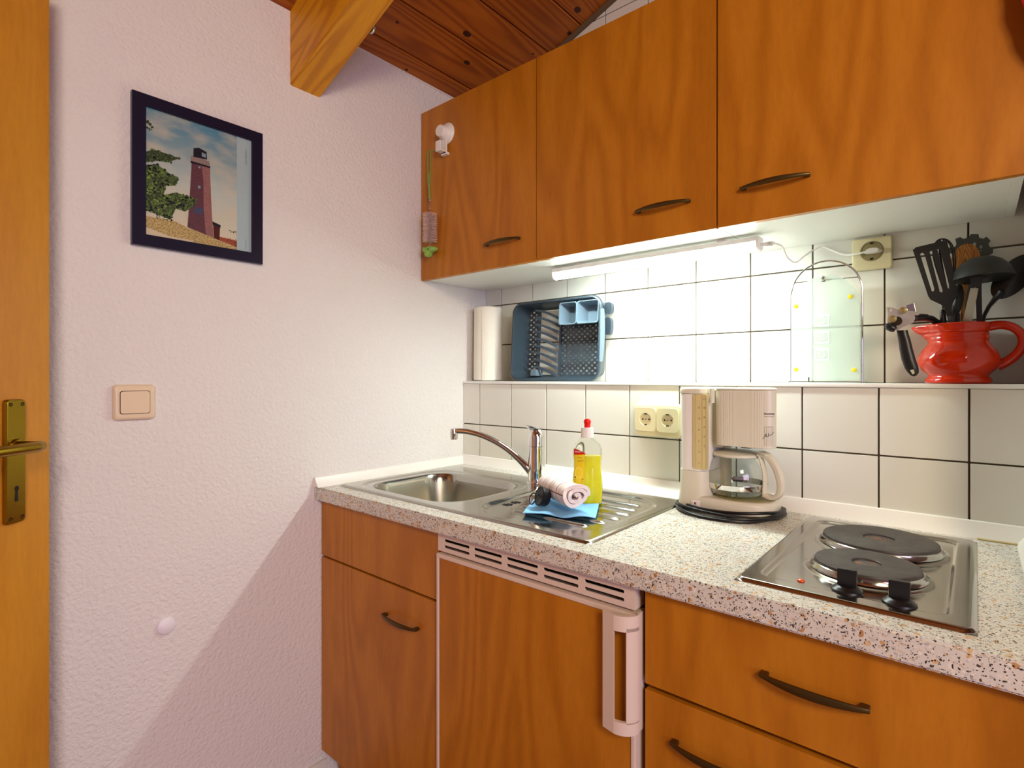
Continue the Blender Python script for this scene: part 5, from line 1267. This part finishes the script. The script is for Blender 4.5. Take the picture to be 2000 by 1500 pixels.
# ============================================================ ROOM DOOR
E1 = Vector((-1.363, 0.2154, 0)); H1 = Vector((-0.81, -0.43, 0)); dd = (H1-E1).normalized(); nn_ = Vector((-dd.y, dd.x, 0))
if nn_.dot(Vector((0, 0, 0))-E1) < 0: nn_ = -nn_          # face normal towards the camera
MD = Matrix(((dd.x, nn_.x, 0, E1.x), (dd.y, nn_.y, 0, E1.y), (0, 0, 1, 0), (0, 0, 0, 1)))   # local: x from free edge to hinge, y out of the face
Ld = (H1-E1).length
rd = bpy.data.objects.new('door_1', None); COL.objects.link(rd); rd.location = (H1.x, H1.y, 0.004); BASE[rd] = Vector(rd.location); struct(rd)
rd['label'] = 'beech veneered room door standing open at the left edge'
mb = MB(); mb.box(0.0, 0.022, -0.014, -0.0003, 0.010, 1.995, bev=0.0015, M=MD); mb.box(0.0195, Ld, -0.040, 0.0, 0.010, 1.995, bev=0.002, M=MD)
build('door_leaf', mb, M_door, rd)
px_ = 0.0790; pz0, pz1 = CZ-0.2600, CZ-0.0385
def dm(x, y, z): return MD @ Vector((x, y, z))
mb = MB(); mb.rings([[dm(u, yy, v) for u, v in rrect(px_, (pz0+pz1)/2, 0.0190-g, (pz1-pz0)/2-g, 0.0065, 5)] for yy, g in ((0.0002, 0), (0.0055, 0), (0.0078, 0.0012), (0.0082, 0.0028))])
hpz = build('handle_plate', mb, M_brass, rd, label='long brass door plate')
mb = MB()
for sx in (-1, 1):
    for z in (pz0+0.009, pz1-0.009):
        mb.rings([[dm(px_+sx*0.0115+r*math.cos(2*PI*i/16), yy, z+r*math.sin(2*PI*i/16)) for i in range(16)] for r, yy in ((0.0036, 0.0081), (0.0034, 0.0088), (0.0020, 0.0084), (0.0001, 0.0080))])
build('screw', mb, mat('dark_screw', rgb(60, 44, 16), 0.4, 0.9), hpz)
mb = MB(); kz = CZ-0.205
mb.rings([[dm(px_+0.0042*math.cos(2*PI*i/20), yy, kz+0.007+0.0048*math.sin(2*PI*i/20)) for i in range(20)] for yy in (0.0078, 0.0085)])
mb.rings([[dm(px_+a, yy, kz+b) for a, b in ((-0.0030, -0.016), (0.0040, -0.016), (0.0028, 0.004), (-0.0020, 0.004))] for yy in (0.0078, 0.0085)])
build('keyhole', mb, M_dark, hpz)
lz_ = CZ-0.1215
mb = MB(); pts = [dm(px_, 0.0085, lz_), dm(px_, 0.035, lz_), dm(px_+0.001, 0.049, lz_), dm(px_+0.006, 0.0555, lz_), dm(px_+0.018, 0.0575, lz_), dm(px_+0.06, 0.0575, lz_), dm(px_+0.118, 0.056, lz_), dm(px_+0.121, 0.056, lz_)]
mb.tube(pts, [0.0085, 0.0085, 0.0090, 0.0095, 0.0098, 0.0095, 0.0088, 0.006], 18, up=(0, 0, 1)); 
mb.rings([[dm(px_+r*math.cos(2*PI*i/24), yy, lz_+r*math.sin(2*PI*i/24)) for i in range(24)] for r, yy in ((0.0125, 0.0080), (0.0125, 0.011), (0.0115, 0.013), (0.0001, 0.013))])
build('lever', mb, M_brass, hpz, ang=60)

# ============================================================ OVEN MITT on the end of the right wall
def mitt():
    n = 40; cx_, cz_ = 0.127, 1.894; R2 = []
    for k in range(21):
        s = -1+2*k/20; row = []
        hw = 0.076*(0.20+0.80*math.sqrt(max(0, 1-(s if s < 0 else s*0.40)**2*0.98))); th_ = 0.0140*max(0, 1-abs(s)**4)**0.5+0.0015
        for i in range(n):
            a = 2*PI*i/n; z = cz_+0.190*s
            row.append((cx_+hw*math.cos(a)+0.0016*math.sin(z*110), 1.1870+th_*math.sin(a)+0.0008*math.sin(z*60+a*3), z+0.003*math.cos(a*2)))
        R2.append(row)
    m = MB(); m.rings(R2); return m
mt = build('oven_mitt', mitt(), M_mitt, ang=80); tag(mt, 'red and white patterned oven mitt hanging at the upper right edge', 'oven mitt')
mb = MB(); mb.tube([(0.122+0.010*math.sin(2*PI*i/20), 1.187+0.001*math.sin(i), 2.100-0.018*math.cos(2*PI*i/20)) for i in range(20)], 0.0016, 6, closed=True); build('hanging_loop', mb, M_mitt, mt)
mb = MB(); mb.tube([(0.122, 1.2045, 2.114), (0.122, 1.186, 2.114), (0.122, 1.180, 2.120)], 0.0022, 8); o = build('wall_hook', mb, M_iron); tag(o, 'small metal wall hook that carries the red oven mitt', 'hook')

# ceiling lamp that lights the room, behind the photographer
pl_ = thing('ceiling_lamp', 'round white ceiling lamp shade in the room behind the viewpoint', 'lamp', (1.1, -0.55, 2.22))
mb = MB(); mb.lathe([(0.16, 0.0), (0.15, 0.06), (0.10, 0.12), (0.03, 0.15), (0.03, 0.146), (0.098, 0.116), (0.146, 0.058), (0.156, 0.0)], (1.1, -0.55, 2.16), 40, cap=False); build('lamp_shade', mb, M_whitep, pl_)
mb = MB(); mb.tube([(1.1, -0.55, 2.30), (1.1, -0.55, zceil(1.1)+0.0)], 0.004, 8); build('flex', mb, M_whitep, pl_)
